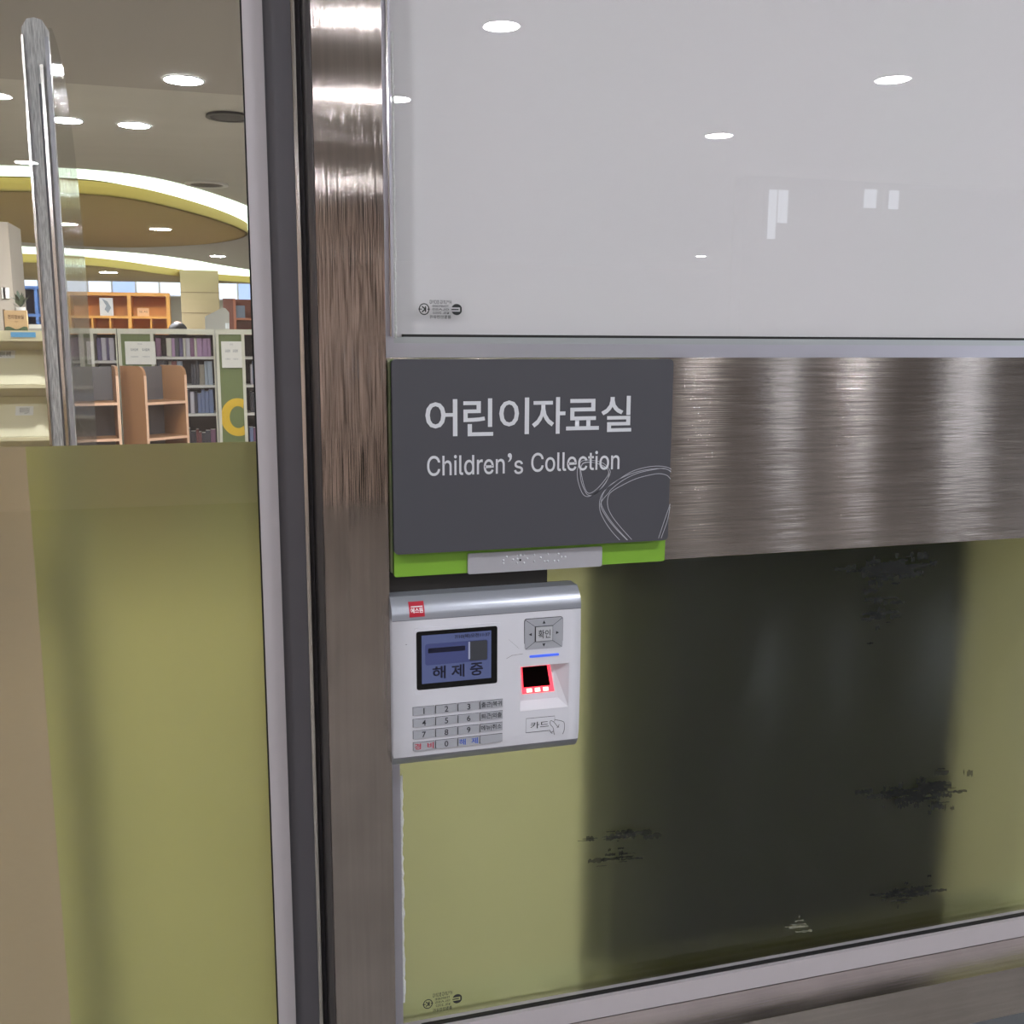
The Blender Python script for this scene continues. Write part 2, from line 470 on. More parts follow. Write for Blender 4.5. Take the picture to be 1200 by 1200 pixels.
# ---- stainless ledge under the lower pane
yl = atz(1200, 1132, z_s0).y
zl0 = at(1200, 1186, yl).z
struct(obj('trim_5', B(xp1 - 0.0, XR, yl, 0.09, zl0, z_s0 - 0.0005), brushed('steel_brushed_ledge', (205, 196, 190), (0, 0.7, 0.7), (0.2, 8, 6), rough=0.17, aniso=1.0, spread=(0, 0.5, 0.5), fine=(12, 2600, 2600)), bevel=0.0008), 'projecting stainless ledge')
struct(obj('wall_partition_lower', B(xp1, XR, 0.03, 0.09, 0.0, zl0), mat('grey_blue_panel', (112, 116, 120), 0.6, bump=0.3, nscale=300)))
struct(obj('trim_6', B(XR, XR + 0.06, 0.0, 0.10, 0, ZC), steel_v))
# the inner window sill
struct(obj('trim_7', B(xp1, XR, 0.0905, 0.092, z_s0, z_s1 + 0.001, B(xp1, XR, 0.045, 0.0905, z_s1 - 0.004, z_s1 + 0.001)), mat('white_inner_sill', (238, 238, 230), 0.4)))

# ================================================================== DOOR
YD = 0.07
xd0 = at(305, 600, YD - 0.01).x; xd1 = at(327, 600, YD - 0.01).x; xd2 = at(357, 600, YD).x; xd3 = at(362, 600, YD).x
door = struct(obj('door_1', B(xd1, xd2, YD, YD + 0.05, 0, ZC), darkgrey, bevel=0.002), 'glass door with dark grey stile')
obj('edge_strip', B(xd0, xd1, YD - 0.01, YD + 0.03, 0, ZC), alu_lt, door, bevel=0.0006)
obj('glass_pane', B(-1.3, xd0 + 0.003, YD, YD + 0.008, 0.02, ZC), clear, door)
zf = at(150, 522, YD).z
xt = at(30, 528, YD + 0.009).x; xtb = at(83, 1200, YD + 0.009).x; ztb = at(83, 1200, YD + 0.009).z
xfull = lambda z: xt + (xtb - xt) * (z - zf) / (ztb - zf)
yf_ = YD + 0.0092
bm = bmesh.new(); bm.faces.new([bm.verts.new(p) for p in ((xfull(0.4), yf_, 0.4), (xd0 + 0.002, yf_, 0.4), (xd0 + 0.002, yf_, zf), (xt, yf_, zf))])
obj('frosted_film', bm, film_mat('olive_door_film', (158, 158, 104), (186, 182, 114), 0.62, 0.85, 1.07, diff=0.03), door)
bm = bmesh.new(); bm.faces.new([bm.verts.new(p) for p in ((-1.3, yf_, 0.4), (xfull(0.4), yf_, 0.4), (xt, yf_, zf), (-1.3, yf_, zf))])
o = obj('frosted_film', bm, film_mat('door_film_tan_tint', (180, 164, 134), (178, 158, 120), 0.4, 0.9, 1.08, rgb_di=(150, 125, 95)), door); o['label'] = 'frosted film tinted tan for a panel behind it'  # tan tint stands in for a beige panel behind the film
obj('gasket_line', B(xd0 - 0.0012, xd0, YD - 0.003, YD + 0.002, 0, ZC), black, door)
jm = struct(obj('door_2', B(xd2, xp0 - 0.001, YD + 0.012, YD + 0.06, 0, ZC), mat('dark_jamb', (66, 64, 68), 0.45, 0.3)))
jm.name = 'trim_8'
obj('polished_bead', B(xd2 + 0.0005, xd3, YD + 0.002, YD + 0.012, 0, ZC), chrome, jm, bevel=0.002)
struct(obj('trim_9', B(-1.35, -1.3, 0, 0.1, 0, ZC), steel_v))

# ================================================================== SIGN
YS = -0.006
sx0, sx1 = at(460, 500, YS).x, at(787, 500, YS).x
sz1, sz0 = at(600, 421, YS).z, at(560, 645, YS).z
sign = thing('room_sign', 'dark grey room sign with white Korean and English lettering above the access terminal', 'sign', ((sx0 + sx1) / 2, YF, sz0 - 0.02))
board = obj('sign_board', prism_xz(rrect(sx0, sx1, sz0, sz1, 0.004), YS, YS + 0.006), mat('charcoal_board', (66, 66, 73), 0.5, noise=0.02), sign)
gx0, gx1 = at(461, 600, 0.004).x, at(779, 650, 0.004).x
gz0 = at(620, 667, 0.004).z
green = mat('lime_green_board', (118, 164, 48), 0.45)
obj('green_back_board', prism_xz(rrect(gx0, gx1, gz0, sz1 - 0.0005, 0.002), 0.004, 0.012), green, sign)
obj('white_core_board', prism_xz(rrect(gx0 - 0.002, gx1 - 0.002, gz0 + 0.002, sz1 - 0.001, 0.002), 0.0122, YF - 0.0002), mat('pale_core', (196, 200, 160), 0.5), sign)
letter = mat('silver_white_letter', (206, 208, 214), 0.45)
yt = YS - 0.0006
def box_at(px0, px1, py0, py1, y):
    """X range and Z range of a slanting picture box on the plane y"""
    return at(px0, (py0 + py1) / 2, y).x, at(px1, (py0 + py1) / 2, y).x
kx0, kx1 = at(498.5, 490, yt).x, at(740.5, 485, yt).x
kz1, kz0 = at(500, 466.5, yt).z, at(520, 511, yt).z
for i, (g, a, b) in enumerate((('어', 498.5, 536), ('린', 543, 578), ('이', 585, 620), ('자', 623.5, 662.5), ('료', 663.5, 702), ('실', 704.5, 740))):
    zt = at((a + b) / 2, [468, 467, 466, 465.5, 467.5, 464][i], yt).z; zb = at((a + b) / 2, [511.5, 511, 509, 508.5, 504, 506][i], yt).z
    text(g, at(a, 490, yt).x, at(b, 490, yt).x, zb, zt, yt, letter, sign, bold=0.012)
text("Children", at(500.5, 545, yt).x, at(591.5, 545, yt).x, at(520, 557.5, yt).z, at(520, 533.5, yt).z, yt, letter, sign, bold=0.0)
text("\u2019", at(595, 535, yt).x, at(600, 535, yt).x, at(598, 541.5, yt).z, at(598, 531, yt).z, yt, letter, sign)
text("s", at(602.5, 545, yt).x, at(613, 545, yt).x, at(608, 555.5, yt).z, at(608, 539.5, yt).z, yt, letter, sign)
text("Collection", at(622.5, 545, yt).x, at(726, 540, yt).x, at(640, 552.8, yt).z, at(640, 530, yt).z, yt, letter, sign, bold=0.0)
# line drawing
def zp(P): return [(lambda q: (q.x, q.z))(at(670 + x / 9.23, 530 + y / 9.23, yt)) for x, y in P]
loops = [[(520, 950), (430, 850), (350, 730), (305, 620), (310, 500), (370, 400), (500, 300), (660, 205), (820, 160), (950, 150), (1040, 165), (1078, 185)],
         [(600, 950), (480, 830), (390, 720), (320, 600), (325, 530), (400, 440), (430, 400), (560, 300), (720, 225), (900, 185), (1000, 175), (1074, 205)],
         [(606, 950), (490, 825), (400, 710), (330, 590), (322, 520), (350, 430), (430, 345), (560, 268), (720, 208), (900, 178), (1020, 182), (1076, 214)],
         [(650, 945), (520, 800), (430, 680), (390, 580), (395, 480), (440, 420), (560, 350), (700, 285), (850, 245), (950, 232), (1030, 250), (1070, 290)],
         [(1066, 560), (1010, 720), (940, 930)], [(1064, 590), (1035, 740), (968, 930)],
         [(105, 98), (65, 170), (65, 290), (100, 410), (140, 470), (200, 475), (280, 430), (370, 320), (415, 230), (405, 180), (340, 118), (240, 90), (150, 85), (105, 98)],
         [(90, 190), (105, 320), (150, 430), (185, 465), (240, 460), (330, 380), (390, 290), (400, 210), (370, 170), (300, 130), (200, 105), (120, 120), (90, 190)],
         [(95, 180), (130, 350), (170, 435), (220, 435), (300, 370), (385, 260), (395, 200), (350, 150), (240, 112), (130, 120), (95, 180)]]
bm = bmesh.new()
for k, P in enumerate(loops): ribbon(zp(catmull(P, 6)), 0.00055, yt + 0.0002, bm)
obj('line_drawing', bm, mat('thin_white_line', (176, 177, 186), 0.5), sign)
# braille plate
yb = 0.003
bx0, bx1 = at(548, 660, yb).x, at(705, 652, yb).x
bz0, bz1 = at(626, 668, yb).z, at(626, 644.5, yb).z
silver = mat('brushed_silver_plate', (178, 177, 184), 0.42, 0.35, noise=0.03, nscale=80)
bp = obj('braille_plate', prism_xz(rrect(bx0, bx1, bz0, bz1, 0.0015), yb - 0.0012, yb + 0.001), silver, sign)
dots = [(85, 185), (85, 215), (118, 150), (182, 178), (222, 138), (222, 210), (255, 135), (292, 130), (292, 210), (325, 165), (395, 130), (395, 197),
        (460, 158), (498, 197), (530, 192), (530, 120), (595, 190), (638, 120), (635, 190), (668, 150), (706, 150), (225, 170), (255, 182)]
for k, (u, v) in enumerate(dots):
    p = at(580 + u / 8.571, 635 + v / 8.571, yb - 0.0012)
    bm = bmesh.new(); bmesh.ops.create_uvsphere(bm, u_segments=8, v_segments=5, radius=0.001, matrix=Matrix.Translation(p))
    obj('braille_dot', bm, MATS['silver_white_letter'] if k != 22 else black, bp, smooth=True)

# ================================================================== ACCESS TERMINAL
YT = -0.015
tx0, tx1 = at(461, 800, YT).x, at(680, 780, YT).x
tz1, tz0 = at(570, 696.5, YT).z, at(570, 890.5, YT).z
term = thing('access_terminal', 'white and silver fingerprint access terminal with keypad and blue screen below the room sign', 'terminal', ((tx0 + tx1) / 2, YF, tz0))
white = mat('white_plastic', (206, 206, 214), 0.38, spec=0.45)
silv = mat('silver_plastic', (160, 164, 174), 0.33, 0.45)
tzm = (tz0 + tz1) / 2; th_ = (tz1 - tz0) / 2
zc1 = at(570, 721, YT).z; zc0 = at(570, 879, YT).z      # cap limits
def yfront(z):
    u = (z - tzm) / th_
    return YT + 0.0022 * u * u + 0.010 * max(0, abs(u) - 0.80) ** 2 / 0.04
# body shell
obj('body', B(tx0 + 0.0012, tx1 - 0.0012, YT + 0.012, YF - 0.0002, tz0 + 0.001, tz1 - 0.001), mat('dark_side_plastic', (30, 30, 32), 0.5), term, bevel=0.002)
scx0, scx1 = at(488, 775, YT).x, at(582.5, 770, YT).x; scz1, scz0 = at(535, 736.8, YT).z, at(535, 804.5, YT).z
fx0, fx1 = at(609.5, 808, YT).x, at(666.5, 803, YT).x; fz1, fz0 = at(638, 779.3, YT).z, at(638, 831, YT).z
def front_grid(xs, zs, holes, m, name):
    bm = bmesh.new(); V = {}
    for i, x in enumerate(xs):
        for j, z in enumerate(zs):
            V[i, j] = bm.verts.new((x, yfront(z), z))
    for i in range(len(xs) - 1):
        for j in range(len(zs) - 1):
            cx = (xs[i] + xs[i + 1]) / 2; cz = (zs[j] + zs[j + 1]) / 2
            if any(h[0] < cx < h[1] and h[2] < cz < h[3] for h in holes): continue
            bm.faces.new((V[i, j], V[i + 1, j], V[i + 1, j + 1], V[i, j + 1]))
    # returns to the body
    n = len(zs)
    for i, x in ((0, xs[0]), (len(xs) - 1, xs[-1])):
        prev = None
        for j in range(n):
            b_ = bm.verts.new((x, YT + 0.016, zs[j]))
            if prev: bm.faces.new((V[i, j - 1], V[i, j], b_, prev))
            prev = b_
    return bm
def frange(a, b, n): return [a + (b - a) * i / n for i in range(n + 1)]
zs = sorted(set(frange(zc0, zc1, 14) + [fz0, fz1]))
xs = sorted(set([tx0, tx1, fx0, fx1] + frange(tx0, tx1, 6)))
fr = obj('front_panel', front_grid(xs, zs, [(fx0, fx1, fz0, fz1)], white, 'f'), white, term)
for a, b, nm in ((zc1, tz1, 'top_cap'), (tz0, zc0, 'bottom_cap')):
    z_ = frange(a, b, 12)
    bm = front_grid([tx0 - 0.0002, tx1 + 0.0002], z_, [], silv, nm)
    bm.verts.ensure_lookup_table()
    # close the outer edge with a lip running back to the body
    ze = tz1 if nm == 'top_cap' else tz0
    yy = yfront(ze)
    bm.faces.new([bm.verts.new(p) for p in ((tx0, yy, ze), (tx1, yy, ze), (tx1, YT + 0.03, ze), (tx0, YT + 0.03, ze))])
    o = obj(nm, bm, silv, term, smooth=False); o['label'] = 'silver cap'
for p in fr.data.polygons: p.use_smooth = True
# seams
for z in (zc1, zc0):
    obj('seam', B(tx0, tx1, yfront(z) - 0.00025, yfront(z) + 0.001, z - 0.0002, z + 0.0002), darkgrey, term)
# logo
lx0, lx1 = at(480, 715, YT).x, at(498, 713, YT).x; lz1, lz0 = at(489, 706, YT + 0.003).z, at(489, 722.3, YT + 0.003).z
yl_ = lambda z: yfront(z) - 0.0004
bm = bmesh.new(); zz = frange(lz0, lz1, 4); pr = None
for z in zz:
    q = (bm.verts.new((lx0, yl_(z), z)), bm.verts.new((lx1, yl_(z), z)))
    if pr: bm.faces.new((pr[0], pr[1], q[1], q[0]))
    pr = q
lg = obj('logo_plate', bm, mat('logo_red', (176, 24, 48), 0.4), term)
pw = mat('print_white', (238, 236, 240), 0.5)
text('에스원', lx0 + 0.0015, lx1 - 0.0015, lz0 + 0.0035, lz0 + 0.0078, 0, pw, lg, bold=0.012, yf=lambda z: yfront(z) - 0.0006)
obj('logo_bar', B(lx0 + 0.0018, lx1 - 0.0015, yl_(lz1 - 0.004) - 0.0003, yl_(lz1 - 0.004), lz1 - 0.0042, lz1 - 0.0034), pw, lg)
# screen
ysn = yfront(tzm + 0.02) - 0.0008
bez = obj('screen', prism_xz(rrect(scx0, scx1, scz0, scz1, 0.002), ysn, ysn + 0.003), mat('screen_bezel_black', (4, 4, 6), 0.12), term)
lcx0, lcx1 = at(494, 775, YT).x, at(575.3, 770, YT).x; lcz1, lcz0 = at(535, 741.5, YT).z, at(535, 797.5, YT).z
bm = sheet(lcx0, lcx1, lcz0, lcz1, ysn - 0.0003)
obj('lit_display', bm, mat('lcd_blue', (72, 80, 116), 0.08, emit=0.42), bez)
ink = mat('lcd_ink', (20, 22, 46), 0.3)
inkd = mat('lcd_dark_grey', (56, 58, 64), 0.15, emit=0.15); inkb = mat('lcd_slate', (58, 64, 104), 0.15, emit=0.35)
def scr(px0, px1, py0, py1):
    return at(px0, (py0 + py1) / 2, ysn).x, at(px1, (py0 + py1) / 2, ysn).x
U = lambda u: lcx0 + (lcx1 - lcx0) * u; W = lambda v: lcz1 - (lcz1 - lcz0) * v
obj('display_graphic', prism_xz(rrect(U(0.05), U(0.95), W(0.62), W(0.18), 0.002), ysn - 0.0006, ysn - 0.0003), inkb, bez)
obj('display_graphic', prism_xz(rrect(U(0.68), U(0.94), W(0.60), W(0.19), 0.0015), ysn - 0.0009, ysn - 0.0006), inkd, bez)
obj('display_graphic', prism_xz(rrect(U(0.09), U(0.62), W(0.37), W(0.27), 0.0008), ysn - 0.0009, ysn - 0.0006), ink, bez)
obj('display_graphic', prism_xz(rrect(U(0.665), U(0.69), W(0.56), W(0.20), 0.0003), ysn - 0.0011, ysn - 0.0009), mat('lcd_highlight', (130, 136, 160), 0.3, emit=0.3), bez)
text('7/10(목)오전11:37', U(0.47), U(0.98), W(0.13), W(0.03), ysn - 0.0005, ink, bez, bold=0.02)
for g, u in (('해', 0.15), ('제', 0.42), ('중', 0.69)):
    text(g, U(u), U(u + 0.19), W(0.92), W(0.65), ysn - 0.0005, ink, bez, bold=0.035)
obj('screen_ledge', prism_xz(rrect(scx0 - 0.002, scx1 + 0.004, scz0 - 0.005, scz1 + 0.003, 0.003), ysn + 0.0004, ysn + 0.003), white, term, bevel=0.0007)
# keypad
kx = [at(483.5, 850, YT).x, 0, 0, at(562, 845, YT).x, at(589.5, 842, YT).x]
kx[1] = kx[0] + (kx[3] - kx[0]) / 3; kx[2] = kx[0] + 2 * (kx[3] - kx[0]) / 3
kz1 = at(535, 824.0, YT).z; kz0 = at(535, 874.5, YT).z
keym = mat('grey_key', (166, 168, 176), 0.4, 0.15)
dk = mat('print_dark', (40, 40, 46), 0.5); rd = mat('print_red', (176, 30, 50), 0.5); bl = mat('print_blue', (40, 80, 180), 0.5)
keys = [['1', '2', '3', '출근|복귀'], ['4', '5', '6', '퇴근|외출'], ['7', '8', '9', '메뉴|취소'], ['경  비', '0', '해  제', '']]
pitch = (kz1 - kz0 + 0.0035) / 4
for r in range(4):
    for c in range(4):
        a, b = kx[c] + 0.0002, kx[c + 1] - 0.0004; t = kz1 - r * pitch; bt = t - (pitch - 0.0032)
        yk = yfront(t) - 0.0012
        k = obj('key', B(a + 0.0004, b - 0.0003, yk, yk + 0.003, bt + 0.0003, t - 0.0003), keym, term, bevel=0.00025, segs=1)
        obj('key_gap', B(a, b, yk + 0.0009, yk + 0.0012, bt, t), dk, k)
        s_ = keys[r][c]
        if not s_: continue
        m_ = rd if s_[0] == '경' else bl if s_[0] == '해' else dk
        h = t - bt; cx = (a + b) / 2
        if len(s_) == 1: text(s_, cx - 0.0018, cx + 0.0018, bt + h * 0.16, t - h * 0.16, yk - 0.0002, m_, k, bold=0.01, keep=True)
        else: text(s_, a + 0.0012, b - 0.0012, bt + h * 0.14, t - h * 0.14, yk - 0.0002, m_, k, bold=0.012)
# navigation pad
nx0, nx1 = at(615, 745, YT).x, at(659.3, 740, YT).x; nz1, nz0 = at(637, 724.5, YT).z, at(637, 760.0, YT).z
yn = yfront((nz0 + nz1) / 2) - 0.0008
nav = obj('navigation_pad', prism_xz(rrect(nx0, nx1, nz0, nz1, 0.0022), yn, yn + 0.003), keym, term)
obj('pad_outline', prism_xz(rrect(nx0 - 0.0004, nx1 + 0.0004, nz0 - 0.0004, nz1 + 0.0004, 0.0024), yn + 0.0006, yn + 0.0025), dk, nav)
ncx, ncz = (nx0 + nx1) / 2, (nz0 + nz1) / 2
cw, chh = 0.0078, 0.0066
bm = bmesh.new()
for sx, sz in ((1, 1), (1, -1), (-1, 1), (-1, -1)):
    ribbon([(ncx + sx * cw, ncz + sz * chh), ((nx1 if sx > 0 else nx0) - sx * 0.0006, (nz1 if sz > 0 else nz0) - sz * 0.0006)], 0.00035, yn - 0.0002, bm)
obj('pad_groove', bm, dk, nav)
for dx, dz in ((0, 1), (0, -1), (1, 0), (-1, 0)):
    ax, az = ncx + dx * 0.0130, ncz + dz * 0.0108; s_ = 0.0014
    if dx: P = [(ax + dx * s_, az), (ax - dx * s_, az + s_), (ax - dx * s_, az - s_)]
    else: P = [(ax, az + dz * s_), (ax + s_, az - dz * s_), (ax - s_, az - dz * s_)]
    obj('arrow_mark', prism_xz(P, yn - 0.0003, yn - 0.0001), dk, nav)
cb = obj('confirm_key', B(ncx - cw, ncx + cw, yn - 0.0014, yn + 0.0005, ncz - chh, ncz + chh), mat('confirm_key_grey', (196, 198, 204), 0.32, 0.3), nav, bevel=0.0006)
obj('confirm_gap', B(ncx - cw - 0.0007, ncx + cw + 0.0007, yn - 0.0003, yn + 0.0002, ncz - chh - 0.0006, ncz + chh + 0.0006), dk, nav)
text('확인', ncx - 0.0058, ncx + 0.0058, ncz - 0.0040, ncz + 0.0040, yn - 0.0017, dk, nav, bold=0.005)
# blue status bar
qx0, qx1 = at(620.5, 769, YT).x, at(655, 767, YT).x; qz = at(638, 768, YT).z
obj('status_light', prism_xz(rrect(qx0, qx1, qz - 0.0011, qz + 0.0011, 0.0010), yfront(qz) - 0.0006, yfront(qz) + 0.0015), mat('status_blue', (70, 100, 220), 0.3, emit=0.5), term)
# fingerprint recess
yo = yfront((fz0 + fz1) / 2); yi = yo + 0.020
rec = bmesh.new()
def quad(bm, *ps): bm.faces.new([bm.verts.new(p) for p in ps])
inx0, inx1, inz1, inz0 = fx0 + 0.0006, fx1 - 0.0135, fz1 - 0.001, fz0 + 0.0085
yt_, yb_ = yo + 0.0105, yo + 0.004                     # sloping sensor bed: deep at the top, shallow below
quad(rec, (fx0, yo, fz0), (fx0, yo, fz1), (inx0, yt_, fz1 - 0.0004), (inx0, yb_, inz0))           # left wall
quad(rec, (fx1, yo, fz0), (fx1, yo, fz1), (inx1, yt_, fz1 - 0.0004), (inx1 + 0.0045, yb_, inz0))  # right wall
quad(rec, (fx0, yo, fz1), (fx1, yo, fz1), (inx1, yt_, fz1 - 0.0004), (inx0, yt_, fz1 - 0.0004))   # roof
quad(rec, (inx0, yt_, fz1 - 0.0004), (inx1, yt_, fz1 - 0.0004), (inx1 + 0.0045, yb_, inz0), (inx0, yb_, inz0))  # bed
quad(rec, (fx0, yo, fz0), (fx1, yo, fz0), (inx1 + 0.0045, yb_, inz0), (inx0, yb_, inz0))          # lip
rc = obj('sensor_recess', rec, white, term)
def bedp(u, v, off=0.0008):       # u across 0..1, v down 0..1
    t = v; zt = fz1 - 0.0004 + (inz0 - fz1 + 0.0004) * t; yy = yt_ + (yb_ - yt_) * t
    xr = inx1 + 0.0045 * t
    return (inx0 + (xr - inx0) * u, yy - off, zt - off * 0.4)
def slab(name, m, u0, u1, v0, v1, off, th=0.0008, par=rc):
    bm = bmesh.new()
    a = [bm.verts.new(bedp(u, v, off)) for u, v in ((u0, v0), (u1, v0), (u1, v1), (u0, v1))]
    b = [bm.verts.new(bedp(u, v, off - th)) for u, v in ((u0, v0), (u1, v0), (u1, v1), (u0, v1))]
    bm.faces.new(a); bm.faces.new(b[::-1])
    for i in range(4): bm.faces.new((a[i], b[i], b[(i + 1) % 4], a[(i + 1) % 4]))
    return obj(name, bm, m, par)
slab('sensor_glow_frame', mat('red_glow', (255, 60, 76), 0.3, emit=1.6), 0.09, 0.93, 0.04, 0.80, 0.0008)
sen = slab('sensor_window', mat('sensor_black', (6, 1, 2), 0.08), 0.12, 0.84, 0.08, 0.62, 0.0014)
for k in range(3):
    slab('sensor_lamp', mat('sensor_lamp_red', (255, 140, 120), 0.3, emit=6.0), 0.20 + 0.22 * k, 0.34 + 0.22 * k, 0.67, 0.76, 0.0014)
# card pictogram
yc = yfront(at(640, 850, YT).z) - 0.0003
def cp(P): return [(lambda q: (q.x, q.z))(at(590 + x / 6.32, 700 + y / 6.316, yc)) for x, y in P]
bm = bmesh.new()
for P in ([(378, 920), (380, 878), (168, 898), (165, 1003), (335, 985)],
          [(378, 905), (430, 915), (450, 930), (450, 980), (438, 1012)], [(345, 925), (352, 912), (375, 925), (400, 955), (412, 962)],
          [(345, 925), (350, 945), (368, 965), (372, 995), (378, 1018)], [(340, 978), (352, 1000), (362, 1008)], [(395, 965), (405, 960), (412, 940)], [(350, 1000), (372, 990)]):
    ribbon(cp(catmull(P, 4) if len(P) > 2 and P[0] != (378, 920) else P), 0.00045, yc, bm)
obj('card_pictogram', bm, dk, term)
a_ = cp([(200, 975), (335, 912)])
text('카드', a_[0][0], a_[1][0], a_[0][1], a_[1][1], yc, dk, term, bold=0.006)
# hairline scratches and a speck
bm = bmesh.new()
def sp(P): return [(lambda q: (q.x, q.z))(at(450 + x / 4.8, 670 + y / 4.8, yfront(tzm))) for x, y in P]
yv = yfront(tzm) - 0.0004
ribbon(sp([(688, 488), (720, 470), (780, 461)]), 0.00025, yv, bm); ribbon(sp([(700, 380), (760, 432)]), 0.00012, yv, bm); ribbon(sp([(122, 409), (127, 410)]), 0.0006, yv, bm)
obj('scratch', bm, dk, term)['kind'] = 'stuff'
# wall plate behind
px1 = at(640, 680, YF - 0.003).x
obj('mounting_plate', B(tx0 + 0.001, px1, YF - 0.006, YF - 0.0003, tz1 - 0.02, z_b0 + 0.004), mat('brown_black_plate', (26, 22, 18), 0.5), term)
obj('mounting_plate', B(tx0 + 0.001, px1, YF - 0.0002, YG - 0.0003, tz0 + 0.02, z_b0 - 0.0005), MATS['brown_black_plate'], term)

# ================================================================== STAMPS ON GLASS, RESIDUE
stamp_i = mat('stamp_ink', (30, 32, 34), 0.6)
def stamp(px0, px1, py0, py1, parent, y):
    x0, x1 = at(px0, py0, y).x, at(px1, py0, y).x
    zm = at((px0 + px1) / 2, (py0 + py1) / 2, y).z; h = (at(px0, py0, y).z - at(px0, py1, y).z)
    L_ = x1 - x0; r = L_ * 0.125
    cxa, cxb = x0 + r, x1 - r
    bm = bmesh.new(); ribbon([(cxa + r * 0.88 * math.cos(t), zm + r * 0.95 * math.sin(t)) for t in [2 * PI * k / 24 for k in range(25)]], r * 0.18, y, bm)
    s = obj('glass_stamp', bm, stamp_i, parent)
    bm = bmesh.new()
    for P in ([(0.25, 0.5), (0.25, -0.5)], [(-0.4, 0.5), (0.2, 0.0)], [(-0.4, -0.5), (0.2, 0.0)]): ribbon([(cxa + r * a, zm + r * b) for a, b in P], r * 0.22, y - 0.00005, bm)
    obj('stamp_mark', bm, stamp_i, s)
    obj('stamp_mark', B(cxa - r * 1.05, cxa - r * 0.4, y, y + 0.0001, zm - r * 0.08, zm + r * 0.08), stamp_i, s)
    obj('stamp_mark', B(cxa + r * 0.6, cxa + r * 1.05, y, y + 0.0001, zm - r * 0.08, zm + r * 0.08), stamp_i, s)
    # solid emblem with a notch open to the left
    bm = prism_xz([(cxb + r * math.cos(t), zm + r * math.sin(t)) for t in [-2.75 + 5.5 * k / 26 for k in range(27)]] +
                  [(cxb + 0.55 * r, zm + 0.38 * r), (cxb + 0.55 * r, zm - 0.38 * r)], y, y + 0.0001)
    bm.free(); bm = bmesh.new()
    def band(a0, a1, z0, z1):
        pass
    up_ = [(cxb + r * math.cos(t), zm + r * math.sin(t)) for t in [math.asin(0.38) + (PI - 2 * math.asin(0.38)) * k / 14 for k in range(15)]]
    prism_xz(up_, y, y + 0.0001, bm)
    prism_xz([(p[0], 2 * zm - p[1]) for p in up_], y, y + 0.0001, bm)
    B(cxb + 0.62 * r, cxb + 0.94 * r, y, y + 0.0001, zm - 0.4 * r, zm + 0.4 * r, bm)
    B(cxb - 0.98 * r, cxb + 0.35 * r, y, y + 0.0001, zm - 0.1 * r, zm + 0.1 * r, bm)
    obj('stamp_emblem', bm, stamp_i, s)
    a, b = x0 + L_ * 0.25, x1 - L_ * 0.25
    for t, u0, u1, v0, v1 in (('HYUNG DONG', 0, 1, 0.30, 0.52), ('TEMPERED', 0.12, 0.88, 0.12, 0.24), ('GLASS', 0.12, 0.88, -0.06, 0.06), ('KSL 2002', 0.15, 0.88, -0.26, -0.13), ('품질안전유리', 0.02, 0.98, -0.52, -0.33)):
        text(t, a + (b - a) * u0, a + (b - a) * u1, zm + h * v0, zm + h * v1, y, stamp_i, s, bold=0.015, mirror=True)
stamp(490.5, 541.5, 352, 373, w1, YG - 0.0003)
stamp(495.5, 541.5, 1163, 1184, w2, YG - 0.0003)

dm = dirt_mat('dark_tape_residue', (14, 16, 11), 0.58); dm2 = dirt_mat('pale_tape_residue', (150, 150, 130), 0.45)
def residue(cx, cy, wx, wy, n, m, name, slant=0.0, seed=1, th=1.0):
    rr = random.Random(seed); bm = bmesh.new()
    for k in range(n):
        u, v = rr.gauss(0, 0.33), rr.gauss(0, 0.33)
        L_ = rr.uniform(4, 34) * (1 - min(0.8, abs(v))); hgt = rr.uniform(0.8, 9.0) * th
        x0 = cx + u * wx; y0 = cy + v * wy + u * wx * slant
        P = []
        q = 9
        for i in range(q): P.append((x0 - L_ / 2 + L_ * i / (q - 1), y0 - hgt / 2 * rr.uniform(0.2, 1)))
        for i in range(q): P.append((x0 + L_ / 2 - L_ * i / (q - 1), y0 + hgt / 2 * rr.uniform(0.2, 1)))
        yy = YG - 0.0004 - 0.00001 * k
        pts = [at(a, b + (a - cx) * -0.08, yy) for a, b in P]
        bm.faces.new([bm.verts.new(p) for p in pts])
    o = obj(name, bm, m, w2); o['kind'] = 'stuff'
    return o
residue(1048, 668, 62, 26, 75, dm, 'tape_residue', seed=2, th=1.3)
residue(1030, 715, 26, 60, 26, dm, 'tape_residue', seed=5)
residue(1075, 928, 90, 24, 80, dm, 'tape_residue', seed=3, th=1.2)
residue(1098, 925, 22, 40, 20, dm, 'tape_residue', seed=13)
residue(720, 980, 55, 9, 22, dm, 'tape_residue', seed=4)
residue(735, 978, 40, 5, 7, dm2, 'tape_residue', seed=8, th=0.6)
residue(722, 1004, 34, 16, 14, dm, 'tape_residue', seed=6)
residue(1060, 1046, 60, 18, 30, dm, 'tape_residue', seed=9)
residue(938, 1085, 10, 16, 8, dm2, 'tape_residue', seed=10, th=0.5)
# the dark board leaning behind the lower pane
yb0, yb1 = 0.095, 0.19
bx_l = at(690, 850, yb0).x; bx_r = at(1112, 850, yb1).x
bzt = z_b0 + 0.075; bzb = at(800, 1090, yb0).z
brd = thing('display_board', 'dark green board standing close behind the lower frosted pane', 'board', (bx_l, yb0, trimz := 0.4))
bm = bmesh.new()
P = [(bx_l, yb0), (bx_r, yb1), (bx_r, yb1 + 0.02), (bx_l, yb0 + 0.02)]
prism_xy(P, trimz, bzt, bm)
obj('board_panel', bm, mat('blackish_green_board', (6, 36, 24), 0.7), brd)

